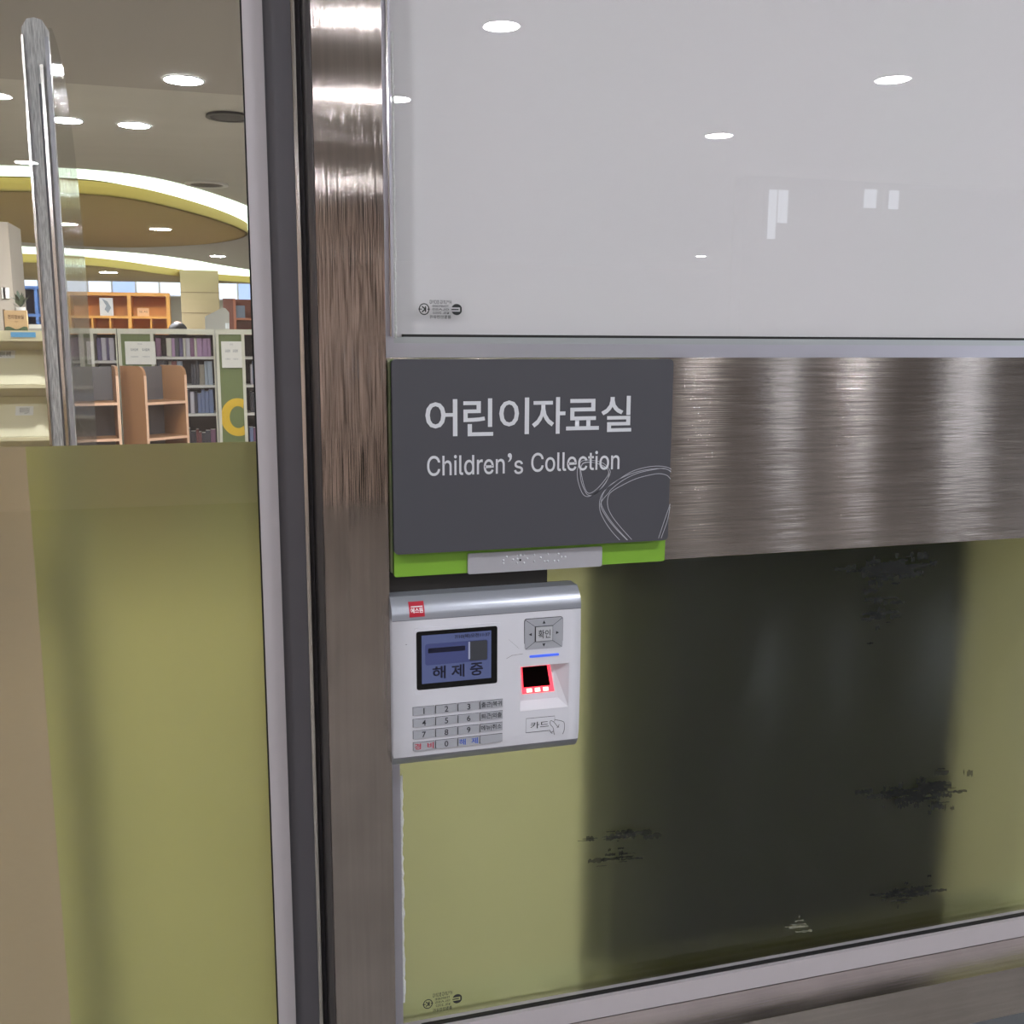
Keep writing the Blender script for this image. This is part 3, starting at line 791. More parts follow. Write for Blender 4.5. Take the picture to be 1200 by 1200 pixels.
# ================================================================== LIBRARY: ceiling features
dl = thing('downlight', 'x', 'downlight')
def make_downlight():
    bm = ring_xy(circle(0, 0, 1.12, 28), circle(0, 0, 1.0, 28), -0.006, 0.0)
    obj('trim_ring', bm, lamp_ring, dl, local=True)
    obj('diffuser', prism_xy(circle(0, 0, 1.0, 28), -0.004, 0.0), lamp_m, dl, local=True)
make_downlight()
_first = [True]; _hall = [False]
lamp_h = emission('hall_lamp_diffuser', (249, 250, 255), LAMP)
def downlight(x, y, z, r, label, group=None):
    if y < 0 and not _hall[0]:
        _hall[0] = True
        global dl
        nd = dl.copy(); C.objects.link(nd)
        for ch in dl.children:
            c = ch.copy(); C.objects.link(c); c.parent = nd
            if 'diffuser' in c.name:
                c.data = c.data.copy(); c.data.materials[0] = lamp_h
        dl = nd; _first[0] = True
    if _first[0]:
        o = dl; _first[0] = False
    else:
        o = dl.copy(); C.objects.link(o)
        for ch in dl.children:
            c = ch.copy(); C.objects.link(c); c.parent = o
    o.matrix_basis = Matrix.Translation((x, y, z)) @ Matrix.Diagonal((r, r, 1, 1))
    o['label'] = label; o['category'] = 'downlight'
    if group: o['group'] = group
    elif 'group' in o: del o['group']
G = 'downlights in the library ceiling'
ZD = 2.55
for px, py, z, r, lab in ((215, 93, ZC, .088, 'large round downlight nearest the door frame, on the grey near ceiling'),
                         (157, 146, ZC, .085, 'round downlight between the near ceiling edge and the first cove'),
                         (77, 140, ZC, .085, 'round downlight seen through the clear gate panel above the first cove'),
                         (188, 268, ZD, .10, 'small downlight under the olive oval, right of the gate'),
                         (77, 262, ZD, .10, 'small downlight under the olive oval seen through the gate panel'),
                         (255, 300, ZC, .11, 'small downlight beyond the olive oval near the door frame'),
                         (127, 319, ZD, .14, 'small downlight in the far drop ceiling over the orange shelf')):
    p = atz(px, py, z); downlight(p.x, p.y, z - 0.001, r, lab, G)
for x, y in ((1.2, 2.4), (2.6, 2.4), (-2.2, 2.4), (1.6, 4.8), (3.2, 4.8), (-2.6, 4.8), (2.5, 8), (2.5, 12), (-3.6, 8.5)):  # unseen lamps added to light the library and the frosted films
    downlight(x, y, ZC - 0.001, .085, 'added round library downlight outside the view of the door glass', 'added library downlights out of view')
# hall
for px, py, r, lab in ((588, 29, .07, 'hall downlight reflected at the top of the upper pane'),
                      (1047, 92, .077, 'hall downlight reflected at the upper right of the upper pane'),
                      (843, 158, .079, 'hall downlight reflected near the middle of the upper pane'),
                      (465, 115, .07, 'hall downlight reflected beside the stainless post')):
    d = ray(px, py); q = CAM + d * ((ZC - CAM.z) / d.z)
    # mirror in the glass front
    downlight(q.x, 2 * YG - q.y, ZC - 0.001, r, lab)
for x, y in ((-0.9, -3.2), (-1.0, -5.0), (1.0, -1.3), (3.0, -1.5), (-1.0, -1.3), (5.2, -3.3), (5.0, -2.2), (-1.2, -7.2), (0.4, -7.6), (-2.9, -7.4), (-1.6, -7.9), (-2.8, -1.3), (-2.8, -5.9), (5.0, -1.2), (7.1, -13.3)):  # unseen lamps added to fill the hall; only the last shows reflected
    downlight(x, y, ZC - 0.001, .075, 'hall downlight behind the photographer, nearly all added as fill', 'hall downlights behind the photographer, mostly added as fill')

olive_f = mat('cove_fascia_olive', (186, 160, 84), 0.7); olive_c = mat('oval_ceiling_olive', (186, 164, 104), 0.8, noise=0.05, nscale=1.2, stretch=(0.5, 5, 1))
def closed(P, n=8):
    out = []; m_ = len(P)
    for i in range(m_):
        p = [P[(i + k - 1) % m_] for k in range(4)]
        for k in range(n):
            t = k / n
            out.append(tuple(0.5 * ((2 * p[1][j]) + (-p[0][j] + p[2][j]) * t + (2 * p[0][j] - 5 * p[1][j] + 4 * p[2][j] - p[3][j]) * t * t
                                    + (-p[0][j] + 3 * p[1][j] - 3 * p[2][j] + p[3][j]) * t ** 3) for j in range(2)))
    return out
def offset(P, s):
    out = []; n = len(P)
    for i in range(n):
        a, b = P[i - 1], P[(i + 1) % n]; d = Vector((b[0] - a[0], b[1] - a[1])).normalized()
        out.append((P[i][0] + d.y * s, min(P[i][1] - d.x * s, 21.85)))
    return out
O1 = [(-2.4, 8.5), (-1.9, 8.0), (-1.4, 7.82), (-0.9, 7.8), (-0.57, 7.98), (-0.27, 8.45), (0.08, 9.26), (0.33, 10.06), (0.43, 10.7), (0.27, 11.46), (-0.11, 12.18), (-0.92, 12.86), (-1.8, 12.7), (-2.6, 11.8), (-2.9, 10.3)]
O2 = [(-4.7, 16.6), (-3.6, 16.2), (-2.6, 16.3), (-1.82, 16.65), (-1.26, 17.53), (-0.91, 18.4), (-0.36, 19.6), (0.2, 20.6), (0.93, 21.6), (-1.5, 21.7), (-4.7, 21.7)]
for i, (P, fh, go) in enumerate(((O1, 0.10, 0.24), (O2, 0.13, 1.15))):
    inner = closed(P)
    o = struct(obj('ceiling', prism_xy(inner, ZD, ZD + 0.012), olive_c), 'olive drop ceiling oval')
    obj('fascia', ring_xy(inner, offset(inner, -0.03), ZD, ZD + fh), olive_f, o)
    obj('cove_light', ring_xy(offset(inner, go), offset(inner, -0.2), ZC - 0.012, ZC - 0.002), cove_m, o)
# vent and speaker in the ceiling
p = atz(268, 135, ZC)
v = thing('ceiling_vent', 'dark round vent in the library ceiling beside the door frame', 'vent', (p.x, p.y, ZC - 0.012))
obj('vent_disc', prism_xy(circle(0, 0, 0.12), 0, 0.01), mat('vent_grey', (86, 84, 84), 0.6), v, local=True)
obj('vent_ring', ring_xy(circle(0, 0, 0.125), circle(0, 0, 0.10), -0.004, 0.0), mat('vent_rim', (96, 94, 92), 0.5), v, local=True)
p = atz(242, 215, ZC)
v = thing('ceiling_speaker', 'round ceiling fitting with pale ring above the first cove', 'speaker', (p.x, p.y, ZC - 0.016))
obj('pale_ring', ring_xy(circle(0, 0, 0.17), circle(0, 0, 0.13), 0, 0.014), lamp_ring, v, local=True)
obj('grille', prism_xy(circle(0, 0, 0.13), 0.006, 0.012), MATS['vent_grey'], v, local=True)

# ---- far windows and wood wall
YW = 21.9
struct(obj('wall_back', B(-5, 6, YW, YW + 0.1, 0, ZC), wallpaint))
win_m = emission('far_daylight', (226, 236, 255), 1.5); win_b = emission('far_daylight_blue', (176, 200, 250), 1.3)
for n, (pa, pb, pt, pbm) in enumerate(((15, 214, 300, 345), (252, 330, 300, 352))):
    x0, x1 = at(pa, 330, YW - .05).x, at(pb, 335, YW - .05).x; z1 = 2.62; z0 = at(pa, pbm, YW - .05).z
    wd = struct(obj('window_%d' % (20 + n), B(x0, x1, YW - 0.03, YW, z0, z1), lamp_ring))
    nn = 7 if n == 0 else 3
    for k in range(nn):
        a = x0 + (x1 - x0) * k / nn + 0.02; b = x0 + (x1 - x0) * (k + 1) / nn - 0.02
        obj('window_pane', B(a, b, YW - 0.045, YW - 0.03, z0 + 0.03, z1 - 0.02), win_b if k % 3 == 1 else win_m, wd)
x0, x1 = at(212, 350, 19.0).x, at(257, 350, 19.0).x
wp = struct(obj('wall_column', B(x0, x1, 19.0, 19.6, 0, ZD + 0.1), mat('wood_cladding', (170, 150, 116), 0.6, noise=0.1, nscale=2, stretch=(1, 1, 6))))
for z in (1.0, 1.45, 1.88, 2.25):
    obj('cladding_joint', B(x0 - 0.005, x1 + 0.005, 18.995, 19.0, z, z + 0.012), mat('joint_brown', (120, 100, 74), 0.7), wp)

# ---- beige column at the far left with papers
xc = at(12, 300, 7.0).x
zt_c = ZC
colm = struct(obj('wall_pillar', B(xc - 0.5, xc, 7.0, 7.5, 0, at(5, 260, 7.0).z), mat('beige_column', (170, 160, 144), 0.7)))
for a, b in ((1.5, 8), (10, 15.5)):
    p0, p1 = at(a, 337, 6.99), at(b - 1, 350, 6.99)
    if p1.x > xc - 0.02: p1.x = xc - 0.02; p0.x = min(p0.x, p1.x - 0.04)
    tag(obj('paper_notice', B(p0.x, p1.x, 6.985, 6.995, p1.z, p0.z), mat('paper_white', (222, 220, 210), 0.7)), 'small white paper stuck on the beige column, %s' % ('left one' if a < 5 else 'right one'), 'paper')

# ---- blue shelf unit
yb = 11.0
x0, x1 = at(17.5, 360, yb).x, at(62, 360, yb).x; z1 = at(30, 335, yb).z
blue = mat('blue_shelf_paint', (58, 92, 140), 0.5); dblue = mat('navy_back', (24, 40, 74), 0.6)
sh = thing('bookcase', 'tall blue bookcase behind the cream display rack', 'bookcase', ((x0 + x1) / 2, yb, 0))
t_ = 0.03
obj('back_panel', B(x0, x1, yb + 0.30, yb + 0.32, 0, z1), dblue, sh)
for x in (x0, at(41, 360, yb).x, x1 - t_): obj('side_panel', B(x, x + t_, yb, yb + 0.30, 0, z1 - t_), blue, sh)
obj('top_board', B(x0, x1, yb, yb + 0.32, z1 - t_, z1), blue, sh)
for z in (at(30, 371, yb).z, 1.35, 1.0, 0.65, 0.3, 0.05): obj('shelf', B(x0 + t_, x1 - t_, yb + 0.005, yb + 0.30, z, z + t_), blue, sh)

# ---- orange bookcase
yo_ = 12.0
orange = mat('orange_wood', (222, 158, 62), 0.5, noise=0.06, nscale=4, stretch=(1, 1, 0.2)); orange_b = mat('orange_wood_back', (206, 134, 54), 0.6)
x0, x1 = at(78, 360, yo_).x, at(199, 360, yo_).x; z1 = at(140, 342.5, yo_).z; zs1 = at(140, 373, yo_).z
ob = thing('bookcase', 'orange wooden bookcase beyond the low white bookcases', 'bookcase', ((x0 + x1) / 2, yo_, 0))
t_ = 0.04
obj('back_panel', B(x0, x1, yo_ + 0.33, yo_ + 0.35, 0, z1), orange_b, ob)
obj('top_board', B(x0, x1, yo_, yo_ + 0.35, z1 - t_, z1), orange, ob)
xm = at(151.5, 360, yo_).x
for x in (x0, xm - t_ / 2, x1 - t_): obj('upright', B(x, x + t_, yo_, yo_ + 0.33, 0, z1 - t_), orange, ob)
for z in (zs1, 1.3, 0.95, 0.6, 0.25):
    obj('shelf', B(x0 + t_, xm - t_ / 2, yo_ + 0.004, yo_ + 0.33, z, z + 0.028), orange, ob)
    obj('shelf', B(xm + t_ / 2, x1 - t_, yo_ + 0.004, yo_ + 0.33, z, z + 0.028), orange, ob)
for px in (107, 128, 176): 
    x = at(px, 378, yo_).x; obj('divider', B(x, x + 0.02, yo_ + 0.006, yo_ + 0.328, 1.33, zs1), orange, ob)
pc = at(117, 371, yo_); pd = at(131.5, 349, yo_)
pic = thing('picture_card', 'white card with grey drawing standing in the orange bookcase', 'card', ((pc.x + pd.x) / 2, yo_ + 0.05, zs1 + 0.028))
obj('card_sheet', B(pc.x, pd.x, yo_ + 0.05, yo_ + 0.06, zs1 + 0.0285, pd.z), mat('card_white', (214, 214, 206), 0.6), pic)
obj('grey_drawing', prism_xz([(pc.x + (pd.x - pc.x) * u, zs1 + 0.03 + (pd.z - zs1 - .03) * v) for u, v in ((.2, .95), (.6, .8), (.85, .45), (.6, .15), (.35, .35), (.5, .55))], yo_ + 0.046, yo_ + 0.05), mat('drawing_grey', (136, 146, 148), 0.6), pic)
pc = at(161, 372, yo_); pd = at(174, 361, yo_)
tg = thing('small_sign', 'small peach label standing in the right bay of the orange bookcase', 'sign', ((pc.x + pd.x) / 2, yo_ + 0.04, zs1 + 0.028))
obj('sign_block', B(pc.x, pd.x, yo_ + 0.04, yo_ + 0.06, zs1 + 0.0285, pd.z), mat('peach_card', (228, 176, 122), 0.6), tg)
text('도서', pc.x + 0.02, pd.x - 0.02, zs1 + 0.065, pd.z - 0.03, yo_ + 0.038, mat('brown_print', (110, 80, 50), 0.6), tg)

# ---- dark red wooden shelf at the right, grey-blue book
yr = 12.5
red = mat('dark_red_wood', (120, 66, 48), 0.5); redl = mat('red_wood_edge', (170, 104, 74), 0.5)
x0, x1 = at(262, 370, yr).x, at(330, 370, yr).x; z1 = at(275, 350, yr).z
rs = thing('bookcase', 'dark red wooden bookcase at the right edge of the door glass', 'bookcase', ((x0 + x1) / 2, yr, 0))
obj('back_panel', B(x0, x1, yr + 0.28, yr + 0.30, 0, z1), red, rs)
for x in (x0 + 0.12, x1 - 0.03): obj('upright', B(x, x + 0.03, yr, yr + 0.28, 0, z1), redl, rs)
for z in (at(280, 375, yr).z, 1.3, 0.9, 0.5): obj('shelf', B(x0 + 0.15, x1 - 0.03, yr, yr + 0.28, z, z + 0.025), redl, rs)
obj('side_panel', B(x0, x0 + 0.12, yr + 0.02, yr + 0.28, 0, z1), red, rs)
zb_ = at(280, 375, yr).z + 0.026
pa = at(276, 372, yr); pb_ = at(287, 358, yr)
tag(obj('book', B(pa.x, pb_.x, yr + 0.05, yr + 0.10, zb_ + 0.001, pb_.z), mat('grey_blue_cover', (112, 124, 138), 0.5)), 'grey blue book in the dark red bookcase', 'book')

# ---- white slanted panel
yp = 9.4
P = [(lambda q: (q.x, q.z))(at(a, b, yp)) for a, b in ((240, 371), (252, 365), (260, 360.5), (264, 361), (268.5, 366), (269, 384))]
P += [(P[-1][0], 0.0), (P[0][0], 0.0)]
pn = thing('shelf_end_panel', 'white end panel with slanted rounded top behind the low bookcase', 'panel', (P[0][0], yp, 0))
obj('panel_body', prism_xz(P, yp, yp + 0.03), mat('off_white_laminate', (204, 202, 192), 0.5), pn)
tag(obj('bottle', prism_xy(circle(at(266.5, 380, 8.6).x, 8.66, 0.018, 16), 1.552, 1.60), mat('bottle_white', (240, 244, 246), 0.2, emit=0)), 'small white bottle on top of the low white bookcase', 'bottle')

# ---- low white bookcases
YB = 8.5
ZB = at(190, 385.3, YB).z
cream = mat('cream_white_frame', (206, 204, 184), 0.5); olive = mat('olive_end_panel', (104, 118, 68), 0.6); backm = mat('dark_back_panel', (54, 54, 58), 0.7); shelfm = mat('pale_shelf', (186, 184, 176), 0.5)
paper = mat('paper_white', (222, 220, 210), 0.7)
bays = [  # (panel px0, px1), (bay px0, px1), shelf rows
    (None, (40, 95.5), (424, 461.5, 499.5), 'low white bookcase seen through the clear gate panel'),
    ((100.5, 111), (112, 138.3), (424, 461.5, 499.5), 'low white bookcase just right of the clear gate panel'),
    ((144, 178), (182, 252), (419.5, 453.5, 487.5), 'low white bookcase with grey papers in the middle of the door view'),
    ((258, 284.5), (288, 345), (419.5, 453.5, 487.5), 'low white bookcase with yellow letter C panel by the door frame')]
palette = [(86, 78, 110), (150, 120, 150), (60, 62, 70), (170, 166, 172), (120, 84, 110), (70, 88, 70), (96, 110, 140), (130, 124, 110), (46, 48, 56), (180, 176, 160), (110, 60, 60), (140, 150, 160), (160, 150, 60)]
bmats = [mat('cover_%d' % i, c, 0.5) for i, c in enumerate(palette)]
bmesh_cache = {}
def book(x, y, z, wdt, hgt, m, lab, grp, dep=0.15):
    k = m.name
    if k not in bmesh_cache:
        bm = bmesh.new()
        prism_xy([(0, 0.04), (0.15, 0.005), (0.5, 0.0), (0.85, 0.005), (1, 0.04), (1, 1), (0.94, 1), (0.94, 0.06), (0.06, 0.06), (0.06, 1), (0, 1)], 0, 1, bm)
        pg = B(0.06, 0.94, 0.06, 0.97, 0.02, 0.98)
        me = bpy.data.meshes.new('book'); bm2 = bm
        tmp = bpy.data.meshes.new('p'); pg.to_mesh(tmp); pg.free(); n0 = len(bm2.faces); bm2.from_mesh(tmp); bm2.faces.ensure_lookup_table()
        for f in bm2.faces[n0:]: f.material_index = 1
        bm2.to_mesh(me); bm2.free(); me.materials.append(m); me.materials.append(MATS['paper_white'])
        bmesh_cache[k] = me
    o = bpy.data.objects.new('book', bmesh_cache[k]); C.objects.link(o)
    o.matrix_basis = Matrix.Translation((x, y, z)) @ Matrix.Diagonal((wdt, dep, hgt, 1))
    tag(o, lab, 'book', grp)
    return o
ord_ = ['top', 'second', 'third', 'fourth']
for bi, (pan, bay, rows, lab) in enumerate(bays):
    X0, X1 = at(bay[0], 440, YB).x, at(bay[1], 440, YB).x
    XA = at(pan[0], 440, YB).x if pan else X0
    pw_ = 0.026
    t = thing('bookcase', lab, 'bookcase', ((XA + X1) / 2, YB, 0))
    obj('back_panel', B(XA, X1, YB + 0.34, YB + 0.36, 0, ZB - 0.05), backm, t)
    obj('top_board', B(XA - pw_, X1 + pw_ * 0.2, YB - 0.01, YB + 0.36, ZB - 0.045, ZB), cream, t)
    obj('side_panel', B(X0 - pw_, X0, YB, YB + 0.34, 0, ZB - 0.045), cream, t)
    obj('side_panel', B(X1 - 0.004, X1 + pw_ * 0.2, YB, YB + 0.34, 0, ZB - 0.045), cream, t)
    zr = [at(150, r, YB).z for r in rows] + [0.45, 0.12]
    for z in zr: obj('shelf', B(X0, X1 - 0.004, YB + 0.01, YB + 0.34, z - 0.012, z + 0.010), shelfm, t)
    if pan:
        obj('side_panel', B(XA - pw_, XA, YB, YB + 0.34, 0, ZB - 0.045), cream, t)
        ep = obj('olive_panel', B(XA, X0 - pw_, YB + 0.012, YB + 0.03, 0, ZB - 0.045), olive, t)
        if bi == 3:
            # yellow letter C, a thick ring open to the right
            cx = at(279, 486, YB).x; cz = at(277, 489, YB).z; ro, ri = 0.16, 0.085
            a0 = 50
            out = [(cx + 0.92 * ro * math.cos(math.radians(a)), cz + 1.05 * ro * math.sin(math.radians(a))) for a in range(a0, 361 - a0 + 1, 10)]
            inn = [(cx + 0.85 * ri * math.cos(math.radians(a)), cz + 1.15 * ri * math.sin(math.radians(a))) for a in range(a0, 361 - a0 + 1, 10)]
            bm = bmesh.new(); xr = X0 - pw_
            for i in range(len(out) - 1):
                q = [out[i], out[i + 1], inn[i + 1], inn[i]]
                q = [(min(p[0], xr), p[1]) for p in q]
                prism_xz(q, YB + 0.006, YB + 0.012, bm)
            obj('yellow_letter', bm, mat('yellow_letter', (214, 176, 32), 0.5), ep)
        if bi >= 1:
            px_ = (pan[0] + 1, pan[1] + (5 if bi == 2 else -0.5)) if bi != 1 else (101, 111)
            pyt, pyb = (400, 431 if bi == 3 else 427)
            a, b = at(px_[0] if bi != 2 else 146, pyt, YB - 0.01), at(px_[1] - (0 if bi != 2 else 0), pyb, YB - 0.01)
            nt_ = thing('paper_notice', {1: 'white paper on the narrow olive panel beside the gate', 2: 'white two-column notice above the brown book rack', 3: 'white notice above the yellow letter C'}[bi], 'paper', ((a.x + b.x) / 2, YB - 0.008, b.z))
            obj('paper_sheet', B(a.x, b.x, YB - 0.013, YB - 0.011, b.z, a.z), paper, nt_)
            if bi > 1:
                ink_ = mat('blurred_print', (120, 126, 132), 0.6); ww = b.x - a.x; hh = a.z - b.z
                for u0, u1 in ((0.18, 0.42), (0.56, 0.80)):
                    text('도서검색', a.x + ww * u0, a.x + ww * u1, b.z + hh * 0.58, b.z + hh * 0.70, YB - 0.0135, ink_, nt_, bold=0.02)
                    text('이용안내', a.x + ww * u0, a.x + ww * u1, b.z + hh * 0.30, b.z + hh * 0.37, YB - 0.0135, ink_, nt_)
                text('안내', a.x + ww * 0.42, a.x + ww * 0.56, b.z + hh * 0.86, b.z + hh * 0.92, YB - 0.0135, ink_, nt_)
    # books
    tops = [ZB - 0.05] + zr
    for si in range(4):
        zf_ = tops[si + 1] + 0.0105; room = tops[si] - tops[si + 1] - 0.04
        x = X0 + random.uniform(0.01, 0.05); rr = random.Random(bi * 10 + si)
        pal = {(1, 0): [2, 1, 3, 0, 0], (2, 0): [5, 0, 9, 3, 4, 1, 1, 2], (2, 1): [10, 2, 11, 7, 2], (2, 2): [9, 3, 8, 6], (2, 3): [4, 10, 2, 8], (1, 1): [8, 12, 5, 7], (1, 2): [6, 11, 12, 2], (1, 3): [2, 7, 3]}.get((bi, si), [2, 3, 5, 8, 4, 6, 7])
        while x < X1 - 0.05:
            wdt = rr.uniform(0.018, 0.045); hgt = min(room, rr.uniform(0.17, 0.25))
            if rr.random() < 0.14: x += rr.uniform(0.03, 0.08); continue
            if x + wdt > X1 - 0.01: break
            book(x, YB + 0.05 + rr.uniform(0, 0.03), zf_, wdt, hgt, bmats[pal[rr.randrange(len(pal))]],
                 'upright book on the %s shelf of the low bookcase %s' % (ord_[si], ['behind the gate', 'right of the gate', 'in the middle', 'by the door frame'][bi]), 'books on the %s shelf of bookcase %s' % (ord_[si], ['behind the gate', 'right of the gate', 'in the middle', 'by the door frame'][bi]))
            x += wdt + 0.001

# ---- brown wooden racks standing in front
brown = mat('brown_laminate', (146, 106, 70), 0.5, noise=0.06, nscale=5, stretch=(1, 1, 0.15)); edge = mat('pale_wood_edge', (204, 166, 136), 0.5); gback = mat('grey_rack_back', (86, 84, 84), 0.7)
def rack_side(x, t=0.02, d=0.30, h=1.26, r=0.07):
    pts = [(d, 0), (d, h)]
    pts = [(0.0, 0.0)] + [(r - r * math.cos(math.radians(a)), h - r + r * math.sin(math.radians(a))) for a in range(0, 91, 15)] + [(d, h), (d, 0)]
    return prism_yz(pts, x, x + t)
def rack(loc, rz, label):
    t = thing('book_rack', label, 'rack', loc, rz)
    Wd = 0.38
    for x in (0, Wd - 0.02):
        s = obj('side_panel', rack_side(x), brown, t, local=True)
        obj('edge_band', prism_yz([(-0.003, 0), (-0.003, 1.19), (0.0, 1.19), (0.0, 0)], x, x + 0.02), edge, s, local=True)
    obj('back_panel', B(0.02, Wd - 0.02, 0.28, 0.30, 0, 1.25), gback, t, local=True)
    for k in range(4):
        z = 1.26 - 0.29 - k * 0.272
        sh = obj('shelf', B(0.02, Wd - 0.02, 0.0, 0.28, z, z + 0.02), brown, t, local=True)
        obj('edge_band', B(0.02, Wd - 0.02, -0.003, 0.0, z, z + 0.02), edge, sh, local=True)
    return t
p = at(170, 470, 7.3)
rk = rack((p.x, 7.3, 0), math.radians(38), 'brown wooden book rack with rounded corners in front of the middle bookcase')
p = at(76, 470, 7.3)
dup(rk, (p.x, 7.3, 0), math.radians(10), 'brown wooden book rack seen through the clear gate panel')

# ---- person behind the bookcase
pp = at(208, 377, 9.8)
per = thing('person', 'person with short black hair standing behind the low bookcases, mostly hidden', 'person', (pp.x, 9.8, 0))
Hh = pp.z
def blob(bm, c, s, seg=16):
    bmesh.ops.create_uvsphere(bm, u_segments=seg, v_segments=12, radius=1, matrix=Matrix.Translation(c) @ Matrix.Diagonal((s[0], s[1], s[2], 1)))
me = bpy.data.meshes.new('body')
J = {'pel': (0, 0, .50), 'ch': (0, 0, .72), 'nk': (0, 0, .83), 'hd': (0, -.01, .90), 'tp': (0, 0, .965), 'shl': (.10, 0, .80), 'ell': (.14, 0, .63), 'wrl': (.15, -.03, .48),
     'shr': (-.10, 0, .80), 'elr': (-.14, 0, .63), 'wrr': (-.15, -.03, .48), 'hil': (.05, 0, .48), 'knl': (.055, 0, .27), 'anl': (.055, .01, .04), 'tol': (.06, -.07, .012),
     'hir': (-.05, 0, .48), 'knr': (-.055, 0, .27), 'anr': (-.055, .01, .04), 'tor': (-.06, -.07, .012)}
Rr = {'pel': .085, 'ch': .09, 'nk': .034, 'hd': .05, 'tp': .04, 'shl': .04, 'ell': .026, 'wrl': .018, 'shr': .04, 'elr': .026, 'wrr': .018, 'hil': .055, 'knl': .034, 'anl': .024, 'tol': .018, 'hir': .055, 'knr': .034, 'anr': .024, 'tor': .018}
names = list(J)
E_ = [('pel', 'ch'), ('ch', 'nk'), ('nk', 'hd'), ('hd', 'tp'), ('ch', 'shl'), ('shl', 'ell'), ('ell', 'wrl'), ('ch', 'shr'), ('shr', 'elr'), ('elr', 'wrr'), ('pel', 'hil'), ('hil', 'knl'), ('knl', 'anl'), ('anl', 'tol'), ('pel', 'hir'), ('hir', 'knr'), ('knr', 'anr'), ('anr', 'tor')]
me.from_pydata([tuple(c * Hh for c in J[n]) for n in names], [(names.index(a), names.index(b)) for a, b in E_], [])
bo = bpy.data.objects.new('body', me); C.objects.link(bo); bo.parent = per
me.materials.append(mat('dark_clothes', (60, 62, 74), 0.8))
md = bo.modifiers.new('skin', 'SKIN')
for i, n in enumerate(names):
    me.skin_vertices[0].data[i].radius = (Rr[n] * Hh, Rr[n] * Hh); me.skin_vertices[0].data[i].use_root = (n == 'pel')
bo.modifiers.new('sub', 'SUBSURF').levels = 1
bm = bmesh.new(); blob(bm, (0, -0.01, Hh * 0.935), (0.074, 0.092, 0.11)); obj('head', bm, mat('skin_tone', (206, 164, 138), 0.6), per, smooth=True, local=True)
bm = bmesh.new(); blob(bm, (0, -0.004, Hh * 0.942), (0.092, 0.108, Hh * 0.058)); obj('hair', bm, mat('black_hair', (18, 16, 16), 0.6), per, smooth=True, local=True)

# ---- cream magazine rack on the left
YM = 5.0
rx1 = at(66, 430, YM).x; rx0 = rx1 - 1.0
zt = at(30, 387.5, YM).z; zt2 = at(30, 399.5, YM).z
cr = mat('cream_laminate', (214, 204, 162), 0.5); cr2 = mat('cream_flap', (222, 216, 182), 0.5)
mr_ = thing('display_rack', 'cream magazine display rack with sloping flap doors left of the gate', 'rack', ((rx0 + rx1) / 2, YM, 0))
obj('top_board', B(rx0, rx1, YM - 0.02, YM + 0.45, zt2, zt), cr, mr_, bevel=0.002)
obj('side_panel', B(rx0, rx0 + 0.02, YM, YM + 0.44, 0, zt2), cr, mr_)
obj('side_panel', B(rx1 - 0.02, rx1, YM, YM + 0.44, 0, zt2), cr, mr_)
obj('back_panel', B(rx0 + 0.02, rx1 - 0.02, YM + 0.42, YM + 0.44, 0, zt2), cr, mr_)
lab_m = mat('label_white', (226, 226, 220), 0.6); prt = mat('label_print', (90, 92, 92), 0.6)
lz = [at(30, 454.5, YM).z, at(30, 516, YM).z]; dz = lz[0] - lz[1]
lz += [lz[1] - dz, lz[1] - 2 * dz]
topz = zt2
for k, z in enumerate(lz):
    tz = (zt2 - 0.05) if k == 0 else lz[k - 1] - 0.055
    fp = obj('flap', prism_yz([(YM + 0.16, tz), (YM + 0.17, tz), (YM + 0.02, z + 0.02), (YM + 0.01, z + 0.02)], rx0 + 0.025, rx1 - 0.05), cr2, mr_)
    obj('recess_panel', B(rx0 + 0.02, rx1 - 0.02, YM + 0.175, YM + 0.185, z, tz + 0.05), cr, mr_)
    obj('ledge', B(rx0 + 0.02, rx1 - 0.02, YM - 0.03, YM + 0.17, z, z + 0.018), cr, mr_, bevel=0.004)
    if k < 2:
        a = at((-12, 16)[k], (411, 477)[k], YM + 0.06); b = at((15, 38)[k], (420, 487)[k], YM + 0.06)
        ttm = (b.z + a.z) / 2
        ysl = lambda zz, z=z, tz=tz: YM + 0.01 + 0.15 * (zz - z - 0.02) / (tz - z - 0.02)
        bm = bmesh.new(); quad(bm, (a.x, ysl(b.z) - 0.003, b.z), (b.x, ysl(b.z) - 0.003, b.z), (b.x, ysl(a.z) - 0.003, a.z), (a.x, ysl(a.z) - 0.003, a.z))
        lb = obj('white_label', bm, lab_m, fp)
        text(('어린이 과학', '우리 아이 신간도서')[k], a.x + 0.02, b.x - 0.02, b.z + 0.008, a.z - 0.006, 0, prt, lb, bold=0.01, yf=lambda zz: ysl(zz) - 0.005)
a = at(12.5, 389, YM - 0.02); b = at(42, 395, YM - 0.02)
bs = obj('blue_label', B(a.x, b.x, YM - 0.023, YM - 0.0205, at(27, 395.2, YM - .02).z, at(27, 389.3, YM - .02).z), mat('label_blue', (92, 160, 200), 0.5), mr_)
